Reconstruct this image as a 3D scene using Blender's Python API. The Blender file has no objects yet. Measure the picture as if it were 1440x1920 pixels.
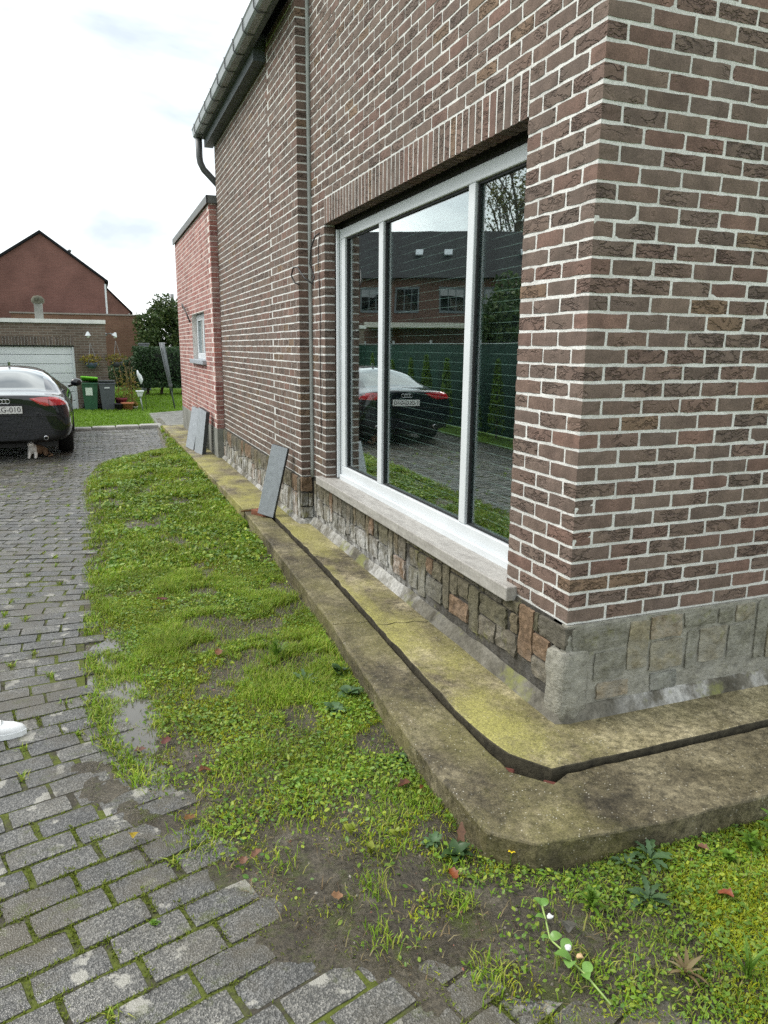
import bpy, bmesh, math, random
import numpy as np
from mathutils import Vector, Matrix, noise
from mathutils.bvhtree import BVHTree
R = math.radians
random.seed(7); rng = np.random.default_rng(7)
scene = bpy.context.scene
COL = scene.collection

# ------------------------------------------------------------------ camera
CAM = np.array([-1.7715, -2.4371, 1.7036]); FPX = 1381.7
yaw, pit, rol = 0.369735, 0.218587, 0.0096415
fw = np.array([math.sin(yaw)*math.cos(pit), math.cos(yaw)*math.cos(pit), -math.sin(pit)])
rt = np.array([math.cos(yaw), -math.sin(yaw), 0.0]); upv = np.cross(rt, fw)
r2 = rt*math.cos(rol)+upv*math.sin(rol); u2 = -rt*math.sin(rol)+upv*math.cos(rol)
cd = bpy.data.cameras.new('camera'); cam = bpy.data.objects.new('camera', cd); COL.objects.link(cam)
cd.sensor_fit = 'HORIZONTAL'; cd.sensor_width = 36; cd.lens = 36*FPX/1440
cd.clip_start = 0.05; cd.clip_end = 2000
M = Matrix.Identity(4)
for i in range(3):
    M[i][0] = r2[i]; M[i][1] = u2[i]; M[i][2] = -fw[i]; M[i][3] = CAM[i]
cam.matrix_world = M
scene.camera = cam

# ------------------------------------------------------------------ world, sun, exposure
SUN_DIR = Vector((-0.62, 0.30, 0.73)).normalized()      # towards the veiled sun
w = bpy.data.worlds.new('World'); scene.world = w; w.use_nodes = True
nt = w.node_tree; nt.nodes.clear()
def nn(t, **k):
    n = nt.nodes.new(t)
    for a, b in k.items(): setattr(n, a, b)
    return n
out = nn('ShaderNodeOutputWorld'); bg = nn('ShaderNodeBackground'); nt.links.new(bg.outputs[0], out.inputs[0])
sky = nn('ShaderNodeTexSky', sky_type='NISHITA'); sky.sun_disc = False
sky.sun_elevation = math.asin(SUN_DIR.z); sky.sun_rotation = math.atan2(SUN_DIR.x, SUN_DIR.y)
sky.air_density = 1.0; sky.dust_density = 3.0; sky.ozone_density = 1.0
tc = nn('ShaderNodeTexCoord'); mp = nn('ShaderNodeMapping'); mp.inputs['Scale'].default_value = (1, 1, 2.2); mp.inputs['Location'].default_value = (3.1, 0.7, 0.4)
nt.links.new(tc.outputs['Generated'], mp.inputs[0])
no = nn('ShaderNodeTexNoise'); no.inputs['Scale'].default_value = 2.6; no.inputs['Detail'].default_value = 6; no.inputs['Roughness'].default_value = 0.5
no.inputs['Distortion'].default_value = 0.3
nt.links.new(mp.outputs[0], no.inputs['Vector'])
cr = nn('ShaderNodeValToRGB'); e = cr.color_ramp.elements
e[0].position = 0.35; e[0].color = (0.36, 0.40, 0.43, 1); e[1].position = 0.64; e[1].color = (1.0, 1.02, 1.0, 1)
nt.links.new(no.outputs[0], cr.inputs[0])
sc = nn('ShaderNodeVectorMath', operation='SCALE'); sc.inputs['Scale'].default_value = 0.10
nt.links.new(sky.outputs[0], sc.inputs[0])
mx = nn('ShaderNodeMix', data_type='RGBA'); mx.inputs[0].default_value = 0.9
nt.links.new(sc.outputs[0], mx.inputs[6]); nt.links.new(cr.outputs[0], mx.inputs[7]); nt.links.new(mx.outputs[2], bg.inputs[0])
bg.inputs[1].default_value = 1.0
sl = bpy.data.lights.new('sun', 'SUN'); sl.energy = 1.2; sl.angle = R(25); sl.color = (1, 0.96, 0.9)
so = bpy.data.objects.new('sun', sl); COL.objects.link(so); so.location = (-6, 3, 9)
so.rotation_euler = SUN_DIR.to_track_quat('Z', 'Y').to_euler()
scene.view_settings.view_transform = 'Standard'; scene.view_settings.look = 'None'
scene.view_settings.exposure = 1.22; scene.view_settings.gamma = 1.0; scene.view_settings.use_curve_mapping = False
scene.cycles.use_denoising = False
scene.cycles.max_bounces = 8; scene.cycles.transparent_max_bounces = 16
scene.cycles.caustics_reflective = False; scene.cycles.caustics_refractive = False

# ------------------------------------------------------------------ helpers
def tag(o, label=None, cat=None, group=None, kind=None):
    if label: o['label'] = label
    if cat: o['category'] = cat
    if group: o['group'] = group
    if kind: o['kind'] = kind
    return o
def empty(name, loc=(0, 0, 0), rz=0.0, parent=None):
    o = bpy.data.objects.new(name, None); COL.objects.link(o); o.location = loc; o.rotation_euler = (0, 0, rz)
    o.empty_display_size = 0.05
    if parent: o.parent = parent
    return o
def link(name, me, parent=None, mat=None):
    o = bpy.data.objects.new(name, me); COL.objects.link(o)
    if mat and not me.materials: me.materials.append(mat)
    if parent: o.parent = parent
    return o
def mesh_np(name, V, F, mat=None, parent=None, smooth=False, n=None):
    """V (N,3), F (M,k) arrays -> one mesh object"""
    V = np.asarray(V, np.float32); F = np.asarray(F, np.int32)
    me = bpy.data.meshes.new(name); me.vertices.add(len(V)); me.vertices.foreach_set('co', V.ravel())
    k = F.shape[1]; me.loops.add(F.size); me.loops.foreach_set('vertex_index', F.ravel())
    me.polygons.add(len(F)); me.polygons.foreach_set('loop_start', np.arange(0, F.size, k, dtype=np.int32))
    me.polygons.foreach_set('loop_total', np.full(len(F), k, np.int32))
    me.update(calc_edges=True); me.validate()
    me.polygons.foreach_set('use_smooth', np.full(len(me.polygons), bool(smooth)))
    return link(name, me, parent, mat)
class MB:
    def __init__(s): s.v = []; s.f = []
    def add(s, V, F):
        b = len(s.v); s.v += [tuple(p) for p in V]; s.f += [tuple(b+i for i in q) for q in F]; return s
    def box(s, x0, x1, y0, y1, z0, z1, m=None, j=0.0):
        V = [Vector((x, y, z)) for z in (z0, z1) for y in (y0, y1) for x in (x0, x1)]
        if j: V = [p+Vector((random.uniform(-j, j) for _ in range(3))) for p in V]
        if m is not None: V = [m @ p for p in V]
        return s.add(V, [(0, 2, 3, 1), (4, 5, 7, 6), (0, 1, 5, 4), (2, 6, 7, 3), (0, 4, 6, 2), (1, 3, 7, 5)])
    def bbox(s, x0, x1, y0, y1, z0, z1, b=0.005, m=None):
        """box with bevelled edges"""
        bm = bmesh.new(); bmesh.ops.create_cube(bm, size=1)
        for v in bm.verts: v.co = Vector(((x0+x1)/2+v.co.x*(x1-x0), (y0+y1)/2+v.co.y*(y1-y0), (z0+z1)/2+v.co.z*(z1-z0)))
        bmesh.ops.bevel(bm, geom=bm.edges[:], offset=b, segments=2, affect='EDGES', profile=0.5)
        bm.verts.ensure_lookup_table(); bm.verts.index_update()
        V = [(m @ v.co) if m is not None else v.co.copy() for v in bm.verts]; F = [[v.index for v in f.verts] for f in bm.faces]
        bm.free(); return s.add(V, F)
    def tube(s, pts, r, n=8, caps=True):
        pts = [Vector(p) for p in pts]; rs = r if isinstance(r, (list, tuple)) else [r]*len(pts)
        V = []; F = []
        d = (pts[1]-pts[0]).normalized(); a = d.orthogonal().normalized()
        for i, p in enumerate(pts):
            d = (pts[min(i+1, len(pts)-1)]-pts[max(i-1, 0)]).normalized()
            a = (a-d*a.dot(d)).normalized(); b = d.cross(a)
            for k in range(n):
                t = 2*math.pi*k/n; V.append(p+(a*math.cos(t)+b*math.sin(t))*rs[i])
        for i in range(len(pts)-1):
            for k in range(n): F.append((i*n+k, i*n+(k+1) % n, (i+1)*n+(k+1) % n, (i+1)*n+k))
        if caps: F.append(tuple(range(n-1, -1, -1))); F.append(tuple((len(pts)-1)*n+k for k in range(n)))
        return s.add(V, F)
    def lathe(s, prof, n=16, m=None):
        V = []; F = []
        for (r, z) in prof:
            for k in range(n):
                t = 2*math.pi*k/n; V.append(Vector((r*math.cos(t), r*math.sin(t), z)))
        for i in range(len(prof)-1):
            for k in range(n): F.append((i*n+k, i*n+(k+1) % n, (i+1)*n+(k+1) % n, (i+1)*n+k))
        if m is not None: V = [m @ p for p in V]
        return s.add(V, F)
    def prism(s, poly, z0, z1, m=None):
        n = len(poly); V = [Vector((x, y, z0)) for x, y in poly]+[Vector((x, y, z1)) for x, y in poly]
        if m is not None: V = [m @ p for p in V]
        return s.add(V, [tuple(range(n-1, -1, -1)), tuple(range(n, 2*n))]+[(i, (i+1) % n, n+(i+1) % n, n+i) for i in range(n)])
    def blob(s, c, rad, seed=0, n=2, amp=0.25, sc=None):
        bm = bmesh.new(); bmesh.ops.create_icosphere(bm, subdivisions=n, radius=1)
        bm.verts.index_update(); c = Vector(c); V = []
        for v in bm.verts:
            d = 1+amp*noise.noise(v.co*1.7+Vector((seed*3.1, seed*1.7, seed)))
            V.append(c+Vector((v.co.x*rad[0], v.co.y*rad[1], v.co.z*rad[2]))*d)
        F = [[v.index for v in f.verts] for f in bm.faces]; bm.free(); return s.add(V, F)
    def mesh(s, name, mat=None, smooth=False):
        me = bpy.data.meshes.new(name); me.from_pydata([tuple(p) for p in s.v], [], s.f); me.update()
        if smooth: me.polygons.foreach_set('use_smooth', [True]*len(me.polygons))
        if mat: me.materials.append(mat)
        return me
    def build(s, name, mat, parent=None, smooth=False):
        return link(name, s.mesh(name, mat, smooth), parent)
def fix_normals(o):
    bm = bmesh.new(); bm.from_mesh(o.data); bmesh.ops.recalc_face_normals(bm, faces=bm.faces[:]); bm.to_mesh(o.data); bm.free(); return o
def T(x, y, z): return Matrix.Translation((x, y, z))
def RX(a): return Matrix.Rotation(a, 4, 'X')
def RY(a): return Matrix.Rotation(a, 4, 'Y')
def RZ(a): return Matrix.Rotation(a, 4, 'Z')
def text_mesh(name, body, size, mat, parent, m, ext=0.001):
    cu = bpy.data.curves.new(name, 'FONT'); cu.body = body; cu.size = size; cu.extrude = ext; cu.align_x = 'CENTER'; cu.align_y = 'CENTER'
    tmp = bpy.data.objects.new(name, cu); COL.objects.link(tmp); bpy.context.view_layer.update()
    me = bpy.data.meshes.new_from_object(tmp.evaluated_get(bpy.context.evaluated_depsgraph_get()))
    bpy.data.objects.remove(tmp); bpy.data.curves.remove(cu); me.transform(m)
    me.materials.clear(); me.materials.append(mat)
    o = bpy.data.objects.new(name, me); COL.objects.link(o); o.parent = parent; return o

# ------------------------------------------------------------------ materials
class NT:
    def __init__(s, name):
        s.m = bpy.data.materials.new(name); s.m.use_nodes = True; s.t = s.m.node_tree; s.t.nodes.clear()
        s.o = s.n('ShaderNodeOutputMaterial')
    def n(s, t, **k):
        q = s.t.nodes.new(t)
        for a, b in k.items(): setattr(q, a, b)
        return q
    def put(s, sock, v):
        if hasattr(v, 'is_linked') or isinstance(v, bpy.types.NodeSocket): s.t.links.new(v, sock)
        elif isinstance(v, tuple) and len(v) == 3 and sock.type == 'RGBA': sock.default_value = (*v, 1)
        else: sock.default_value = v
    def pos(s): return s.n('ShaderNodeNewGeometry').outputs['Position']
    def obj(s): return s.n('ShaderNodeTexCoord').outputs['Object']
    def map(s, v, scale=(1, 1, 1), loc=(0, 0, 0), rot=(0, 0, 0)):
        q = s.n('ShaderNodeMapping'); s.put(q.inputs[0], v); q.inputs['Scale'].default_value = scale; q.inputs['Rotation'].default_value = rot
        s.put(q.inputs['Location'], loc); return q.outputs[0]
    def noise(s, v, scale, detail=4, rough=0.55, dist=0.0, col=False):
        q = s.n('ShaderNodeTexNoise'); s.put(q.inputs['Vector'], v); q.inputs['Scale'].default_value = scale
        q.inputs['Detail'].default_value = detail; q.inputs['Roughness'].default_value = rough; q.inputs['Distortion'].default_value = dist
        return q.outputs[1 if col else 0]
    def vor(s, v, scale, feature='F1', out=0, rand=1.0):
        q = s.n('ShaderNodeTexVoronoi', feature=feature); s.put(q.inputs['Vector'], v); q.inputs['Scale'].default_value = scale
        q.inputs['Randomness'].default_value = rand; return q.outputs[out]
    def ramp(s, f, *st, const=False):
        q = s.n('ShaderNodeValToRGB'); s.put(q.inputs[0], f); el = q.color_ramp.elements
        if const: q.color_ramp.interpolation = 'CONSTANT'
        while len(el) < len(st): el.new(0.5)
        for i, (p, c) in enumerate(st):
            el[i].position = p; el[i].color = (c, c, c, 1) if not isinstance(c, tuple) else (*c, 1)
        return q.outputs[0]
    def mix(s, f, a, b, mode='MIX'):
        q = s.n('ShaderNodeMix', data_type='RGBA', blend_type=mode); s.put(q.inputs[0], f); s.put(q.inputs[6], a); s.put(q.inputs[7], b); return q.outputs[2]
    def math(s, op, a, b=0.0, clamp=False):
        q = s.n('ShaderNodeMath', operation=op); q.use_clamp = clamp; s.put(q.inputs[0], a); s.put(q.inputs[1], b); return q.outputs[0]
    def rand(s):
        """one random number for each piece, whether it is an object or an island of a joined mesh"""
        a = s.n('ShaderNodeObjectInfo').outputs['Random']; b = s.n('ShaderNodeNewGeometry').outputs['Random Per Island']
        return s.math('FRACT', s.math('ADD', a, b))
    def vscale(s, v, k):
        q = s.n('ShaderNodeVectorMath', operation='SCALE'); s.put(q.inputs[0], v); s.put(q.inputs['Scale'], k); return q.outputs[0]
    def vadd(s, a, b):
        q = s.n('ShaderNodeVectorMath', operation='ADD'); s.put(q.inputs[0], a); s.put(q.inputs[1], b); return q.outputs[0]
    def bump(s, h, strength=0.5, dist=0.01, nrm=None):
        q = s.n('ShaderNodeBump'); q.inputs['Strength'].default_value = strength; q.inputs['Distance'].default_value = dist; s.put(q.inputs['Height'], h)
        if nrm is not None: s.put(q.inputs['Normal'], nrm)
        return q.outputs[0]
    def pbr(s, col, rough=0.8, nrm=None, spec=0.5, **k):
        q = s.n('ShaderNodeBsdfPrincipled'); s.put(q.inputs['Base Color'], col); s.put(q.inputs['Roughness'], rough); s.put(q.inputs['Specular IOR Level'], spec)
        if nrm is not None: s.put(q.inputs['Normal'], nrm)
        for a, b in k.items(): s.put(q.inputs[a.replace('_', ' ')], b)
        s.t.links.new(q.outputs[0], s.o.inputs[0]); return q.outputs[0]
def plain(name, col, rough=0.6, spec=0.5, var=0.15, scale=12, bump=0.0, **k):
    s = NT(name); v = s.pos(); f = s.noise(v, scale, 5, 0.6)
    d = tuple(c*(1-var) for c in col); l = tuple(min(1, c*(1+var)) for c in col)
    s.pbr(s.ramp(f, (0.3, d), (0.7, l)), rough, s.bump(s.noise(v, scale*6, 3), bump, 0.004) if bump else None, spec, **k); return s.m

def brick_mat(name, pal, crease=1.0, bloom=0.0):
    s = NT(name); r = s.rand(); P = s.pos()
    cx = s.n('ShaderNodeCombineXYZ'); s.put(cx.inputs[0], s.math('MULTIPLY', r, 37.0)); s.put(cx.inputs[1], s.math('MULTIPLY', r, 91.0)); s.put(cx.inputs[2], s.math('MULTIPLY', r, 17.0))
    v = s.vadd(P, cx.outputs[0])
    base = s.ramp(r, *[(i/len(pal), c) for i, c in enumerate(pal)], const=True)
    r2_ = s.math('FRACT', s.math('MULTIPLY', r, 13.7))
    base = s.mix(1.0, base, s.ramp(r2_, (0, (0.88, 0.88, 0.89)), (1, (1.10, 1.09, 1.08))), 'MULTIPLY')
    n1 = s.noise(v, 14, 5, 0.6); base = s.mix(1.0, base, s.ramp(n1, (0.3, 0.72), (0.72, 1.25)), 'MULTIPLY')
    fine = s.noise(v, 190, 3, 0.7); base = s.mix(0.5, base, s.mix(1.0, base, s.ramp(fine, (0.35, 0.45), (0.68, 1.55)), 'MULTIPLY'))
    # folds of hand-thrown clay
    wv = s.vadd(v, s.vscale(s.noise(v, 9, 3, 0.6, col=True), 0.09))
    q = s.noise(s.map(wv, (0.75, 0.75, 2.3), rot=(0.5, 0.4, 0.2)), 15, 3, 0.55)
    rid = s.math('ABSOLUTE', s.math('SUBTRACT', q, 0.5))
    cr_ = s.ramp(rid, (0.0, 0.0), (0.055, 1.0))
    msk = s.ramp(s.math('ADD', s.noise(v, 7, 2), s.math('MULTIPLY', s.math('SUBTRACT', s.math('FRACT', s.math('MULTIPLY', r, 7.3)), 0.5), 0.35)), (0.47, 0.0), (0.58, 1.0))
    h = s.mix(s.math('MULTIPLY', msk, crease), (1, 1, 1), cr_)
    if bloom:
        base = s.mix(s.math('MULTIPLY', s.ramp(s.noise(P, 5.0, 5, 0.65), (0.42, 0.0), (0.66, 1.0)), bloom), base, (0.62, 0.50, 0.47))
        base = s.mix(s.math('MULTIPLY', s.ramp(s.noise(v, 45, 4, 0.7), (0.5, 0.0), (0.65, 1.0)), bloom*0.6), base, (0.58, 0.46, 0.42))
    base = s.mix(1.0, base, s.ramp(h, (0.0, 0.72), (0.6, 1.0)), 'MULTIPLY')  # folds darkened in the colour too: painted crease shade with a little soot
    st_ = s.ramp(s.noise(s.map(P, (1.2, 1.2, 0.35), (3, 5, 0)), 1.7, 6, 0.65), (0.46, 0.0), (0.66, 1.0)); base = s.mix(s.math('MULTIPLY', st_, 0.32), base, (0.085, 0.072, 0.058))
    nr = s.bump(h, 0.9, 0.010); nr = s.bump(fine, 0.5, 0.003, nr); nr = s.bump(n1, 0.35, 0.006, nr)
    s.pbr(base, 0.88, nr, 0.3); return s.m
BROWN = [(0.1661, 0.1188, 0.0963), (0.1737, 0.1194, 0.0978), (0.1542, 0.115, 0.0949), (0.1812, 0.1194, 0.0963), (0.1601, 0.118, 0.0963), (0.1691, 0.1239, 0.1), (0.1856, 0.1165, 0.0934), (0.1557, 0.1165, 0.097), (0.1751, 0.118, 0.0963), (0.1661, 0.1224, 0.0978), (0.1587, 0.118, 0.0978), (0.1722, 0.1165, 0.0941), (0.1632, 0.1209, 0.0993), (0.1796, 0.1239, 0.0985), (0.1542, 0.115, 0.0949), (0.1617, 0.1209, 0.0993), (0.1826, 0.115, 0.0918), (0.1677, 0.1194, 0.0963), (0.1497, 0.1129, 0.0941), (0.1737, 0.1209, 0.0963), (0.1914, 0.1306, 0.0889), (0.1647, 0.118, 0.0963)]
M_BRICK = brick_mat('brown_brick', BROWN)
M_RED = brick_mat('red_brick', [(0.33, 0.125, 0.105), (0.36, 0.145, 0.12), (0.29, 0.10, 0.088), (0.38, 0.17, 0.14), (0.31, 0.115, 0.10), (0.42, 0.22, 0.19)], 0.6, 0.32)
def mortar_mat(name, a, b, rough=0.95):
    s = NT(name); v = s.pos(); n = s.noise(v, 8, 5, 0.6); f = s.noise(v, 120, 4, 0.7)
    c = s.ramp(n, (0.3, a), (0.7, b)); c = s.mix(1.0, c, s.ramp(f, (0.3, 0.72), (0.65, 1.08)), 'MULTIPLY'); c = s.mix(1.0, c, s.ramp(s.noise(s.map(v, (1.2, 1.2, 0.4)), 1.9, 6, 0.65), (0.42, 1.0), (0.70, 0.74)), 'MULTIPLY')
    s.pbr(c, rough, s.bump(s.noise(v, 60, 5, 0.75), 0.8, 0.006), 0.2); return s.m
M_MORTAR = mortar_mat('pale_mortar', (0.62, 0.62, 0.59), (0.80, 0.80, 0.77))
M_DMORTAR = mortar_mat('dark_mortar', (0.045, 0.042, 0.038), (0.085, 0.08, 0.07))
def stone_mat(name, pal, smear=0.0):
    s = NT(name); r = s.rand(); P = s.pos()
    cx = s.n('ShaderNodeCombineXYZ'); s.put(cx.inputs[0], s.math('MULTIPLY', r, 23.0)); s.put(cx.inputs[2], s.math('MULTIPLY', r, 57.0))
    v = s.vadd(P, cx.outputs[0])
    c = s.ramp(r, *[(i/len(pal), k) for i, k in enumerate(pal)], const=True)
    n = s.noise(v, 22, 6, 0.65); c = s.mix(1.0, c, s.ramp(n, (0.28, 0.5), (0.72, 1.45)), 'MULTIPLY')
    ln = s.noise(s.map(v, (1, 1, 2.2)), 26, 5, 0.65, 0.8); c = s.mix(0.5, c, s.mix(1.0, c, s.ramp(ln, (0.35, 0.55), (0.65, 1.3)), 'MULTIPLY'))
    sm = s.ramp(s.noise(P, 9, 6, 0.7), (0.40, 0.0), (0.56, 1.0)); c = s.mix(s.math('MULTIPLY', sm, smear), c, (0.33, 0.325, 0.285)); c = s.mix(s.ramp(s.noise(P, 5, 5, 0.7), (0.60, 0.0), (0.70, 0.55)), c, (0.20, 0.20, 0.06))
    # salt bloom low on the wall, dissolving upwards
    sx = s.n('ShaderNodeSeparateXYZ'); s.put(sx.inputs[0], P); my = s.ramp(s.math('MULTIPLY', sx.outputs[1], 0.3), (0.36, 0.1), (0.60, 1.0))
    hh = s.math('ADD', sx.outputs[2], s.math('MULTIPLY', s.noise(P, 9, 5, 0.7), -0.34))
    bl = s.ramp(hh, (0.16, 1.0), (0.27, 0.0)); bl = s.math('MULTIPLY', bl, my); bl = s.math('MULTIPLY', bl, s.ramp(s.noise(s.map(P, (1, 1, 0.35)), 14, 5, 0.7), (0.40, 0.0), (0.62, 1.0)))
    c = s.mix(s.math('MULTIPLY', bl, 0.75), c, (0.58, 0.585, 0.57))
    s.pbr(c, 0.85, s.bump(ln, 0.6, 0.010, s.bump(n, 0.7, 0.02)), 0.3); return s.m
M_STONE = stone_mat('plinth_stone', [(0.130, 0.116, 0.080), (0.118, 0.108, 0.085), (0.155, 0.130, 0.085), (0.185, 0.125, 0.080), (0.108, 0.102, 0.078), (0.140, 0.125, 0.095), (0.120, 0.110, 0.072)])
M_GSTONE = stone_mat('rendered_plinth_stone', [(0.185, 0.180, 0.140), (0.215, 0.190, 0.125), (0.165, 0.170, 0.145), (0.225, 0.205, 0.150), (0.155, 0.150, 0.115), (0.235, 0.190, 0.125)], 0.42)
M_GRENDER = stone_mat('grey_cement', [(0.25, 0.242, 0.20), (0.25, 0.242, 0.20)], 0.5)
def render_band():
    s = NT('cement_band'); P = s.pos(); n = s.noise(P, 6, 6, 0.65)
    c = s.ramp(n, (0.3, (0.065, 0.060, 0.045)), (0.7, (0.19, 0.18, 0.15)))
    sx = s.n('ShaderNodeSeparateXYZ'); s.put(sx.inputs[0], P); my = s.ramp(s.math('MULTIPLY', sx.outputs[1], 0.3), (0.32, 0.05), (0.55, 1.0)); mx_ = s.ramp(sx.outputs[0], (0.18, 0.0), (0.45, 1.0))
    wm = s.math('MULTIPLY', s.ramp(s.noise(s.map(P, (1, 1, 0.5)), 5.5, 6, 0.7), (0.44, 0.0), (0.60, 1.0)), s.math('MAXIMUM', my, mx_))
    c = s.mix(s.math('MULTIPLY', wm, 0.6), c, (0.55, 0.55, 0.53)); c = s.mix(1.0, c, s.ramp(s.noise(P, 45, 5, 0.75), (0.3, 0.6), (0.7, 1.3)), 'MULTIPLY')
    c = s.mix(s.ramp(s.noise(P, 4, 5, 0.7), (0.56, 0.0), (0.68, 0.8)), c, (0.20, 0.21, 0.07))
    s.pbr(c, 0.95, s.bump(s.noise(P, 40, 6, 0.75), 0.6, 0.008), 0.15); return s.m
M_BAND = render_band()
def concrete_mat(name, algae=0.6, dark=1.0):
    s = NT(name); P = s.pos(); n = s.noise(P, 3.2, 6, 0.62); m = s.noise(P, 35, 5, 0.7)
    c = s.ramp(n, (0.34, (0.055*dark, 0.046*dark, 0.028*dark)), (0.52, (0.125*dark, 0.106*dark, 0.064*dark)), (0.70, (0.26*dark, 0.226*dark, 0.145*dark)))
    c = s.mix(1.0, c, s.ramp(m, (0.30, 0.30), (0.70, 1.75)), 'MULTIPLY')
    sx = s.n('ShaderNodeSeparateXYZ'); s.put(sx.inputs[0], P)
    g = s.ramp(s.noise(s.map(P, (1, 0.6, 1), (4, 2, 0)), 2.6, 6, 0.66), (0.40, 0.0), (0.60, 1.0)); g = s.math('MULTIPLY', g, s.ramp(s.math('ADD', sx.outputs[0], 0.5), (0.22, 1.0), (0.60, 0.15))); g = s.math('MULTIPLY', g, s.ramp(s.noise(P, 60, 4, 0.7), (0.3, 0.45), (0.65, 1.0)))
    c = s.mix(s.math('MULTIPLY', g, algae), c, (0.35, 0.33, 0.095))
    sp = s.vor(P, 75); c = s.mix(s.math('MULTIPLY', s.ramp(sp, (0.06, 0.8), (0.24, 0.0)), s.ramp(s.noise(P, 11, 3), (0.42, 0.0), (0.6, 1.0))), c, s.mix(s.ramp(s.vor(P, 75, out=1), (0.55, 0.0), (0.58, 1.0)), c, (0.62, 0.6, 0.52)))
    c = s.mix(1.0, c, s.ramp(s.noise(P, 150, 3, 0.8), (0.32, 0.55), (0.66, 1.5)), 'MULTIPLY')
    rg = s.ramp(s.noise(P, 5, 4), (0.35, 0.42), (0.65, 0.85))
    s.pbr(c, rg, s.bump(s.noise(P, 130, 4, 0.8), 0.6, 0.005, s.bump(m, 0.5, 0.008)), 0.35); return s.m
M_APRON = concrete_mat('mossy_apron_concrete', 0.9, 1.15); M_KERB = concrete_mat('dark_kerb_concrete', 0.25, 0.72)
M_PALECON = plain('pale_concrete', (0.30, 0.295, 0.275), 0.55, 0.5, 0.35, 3, 0.5)
M_GREYCON = plain('grey_concrete', (0.22, 0.225, 0.205), 0.85, 0.3, 0.3, 4, 0.5)
def sill_mat():
    s = NT('limestone_sill'); P = s.pos(); n = s.noise(s.map(P, (3, 0.6, 3)), 9, 6, 0.7); st = s.noise(s.map(P, (10, 30, 10), rot=(0, 0, 0.6)), 2, 4, 0.7, 1.0)
    c = s.ramp(n, (0.3, (0.27, 0.255, 0.235)), (0.7, (0.46, 0.445, 0.415))); c = s.mix(0.5, c, s.mix(1.0, c, s.ramp(st, (0.35, 0.65), (0.65, 1.2)), 'MULTIPLY'))
    s.pbr(c, 0.5, s.bump(n, 0.2, 0.003), 0.4); return s.m
M_SILL = sill_mat()
M_PVC = plain('white_plastic', (0.62, 0.655, 0.675), 0.4, 0.4, 0.06, 3)
M_GASKET = plain('black_rubber', (0.012, 0.014, 0.015), 0.6, 0.4)
M_SEAL = plain('grey_sealant', (0.33, 0.345, 0.33), 0.7, 0.4, 0.15, 6)
M_ZINC = plain('weathered_zinc', (0.29, 0.315, 0.325), 0.45, 0.5, 0.15, 5, Metallic=0.35)
M_PIPE = plain('dark_grey_plastic', (0.085, 0.088, 0.092), 0.5, 0.5, 0.2, 8)
M_SOFFIT = plain('slate_grey_board', (0.085, 0.10, 0.11), 0.6, 0.4, 0.25, 5)
M_CABLE = plain('black_cable', (0.01, 0.01, 0.011), 0.5, 0.5)
M_BLUEST = plain('bluestone', (0.33, 0.36, 0.39), 0.55, 0.45, 0.14, 18, 0.3)
M_BLUESTD = plain('bluestone_sawn_edge', (0.05, 0.056, 0.064), 0.5, 0.4, 0.25, 18)
M_BLACK = plain('black_plastic', (0.012, 0.012, 0.013), 0.5, 0.5)
M_ROOM = plain('dark_room', (0.05, 0.05, 0.048), 0.9)
M_SLAT = plain('charcoal_blind_slat', (0.022, 0.024, 0.023), 0.45, 0.5)
def glass_mat(name, tint=(0.85, 0.95, 0.93), refl=0.42):
    s = NT(name); lw = s.n('ShaderNodeLayerWeight'); lw.inputs[0].default_value = 0.5
    fr_ = s.math('ADD', s.math('MULTIPLY', s.math('POWER', lw.outputs['Facing'], 5.0), 0.96), 0.04)     # Schlick, the same from both sides of the pane
    f = s.math('ADD', s.math('MULTIPLY', fr_, 2.0), refl*0.44, True)
    tr = s.n('ShaderNodeBsdfTransparent'); tr.inputs[0].default_value = (*tint, 1); gl = s.n('ShaderNodeBsdfGlossy'); gl.inputs['Roughness'].default_value = 0.012; s.put(gl.inputs['Normal'], s.bump(s.noise(s.pos(), 1.6, 1), 0.05, 0.02))
    gl.inputs[0].default_value = (0.93, 0.97, 0.97, 1)
    m = s.n('ShaderNodeMixShader'); s.put(m.inputs[0], f); s.t.links.new(tr.outputs[0], m.inputs[1]); s.t.links.new(gl.outputs[0], m.inputs[2]); s.t.links.new(m.outputs[0], s.o.inputs[0]); return s.m
M_GLASS = glass_mat('coated_double_glazing')
M_DGLASS = glass_mat('dark_tinted_glass', (0.05, 0.06, 0.065), 0.1)
def foliage_mat(name, pal, rough=0.55, trans=0.3):
    s = NT(name); r = s.rand(); c = s.ramp(r, *[(i/max(1, len(pal)-1), k) for i, k in enumerate(pal)])
    c = s.mix(1.0, c, s.ramp(s.noise(s.pos(), 2.5, 3), (0.3, 0.75), (0.7, 1.25)), 'MULTIPLY')
    p = s.pbr(c, rough, None, 0.35); tl = s.n('ShaderNodeBsdfTranslucent'); s.put(tl.inputs[0], c)
    m = s.n('ShaderNodeMixShader'); m.inputs[0].default_value = trans; s.t.links.new(p, m.inputs[1]); s.t.links.new(tl.outputs[0], m.inputs[2]); s.t.links.new(m.outputs[0], s.o.inputs[0]); return s.m
M_GRASS = foliage_mat('grass_blades', [(0.115, 0.225, 0.012), (0.245, 0.385, 0.020), (0.155, 0.300, 0.012), (0.400, 0.460, 0.060), (0.28, 0.28, 0.07), (0.125, 0.25, 0.016)])
M_FARGRASS = foliage_mat('far_grass_blades', [(0.11, 0.22, 0.012), (0.17, 0.29, 0.02), (0.13, 0.25, 0.014)])
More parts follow.
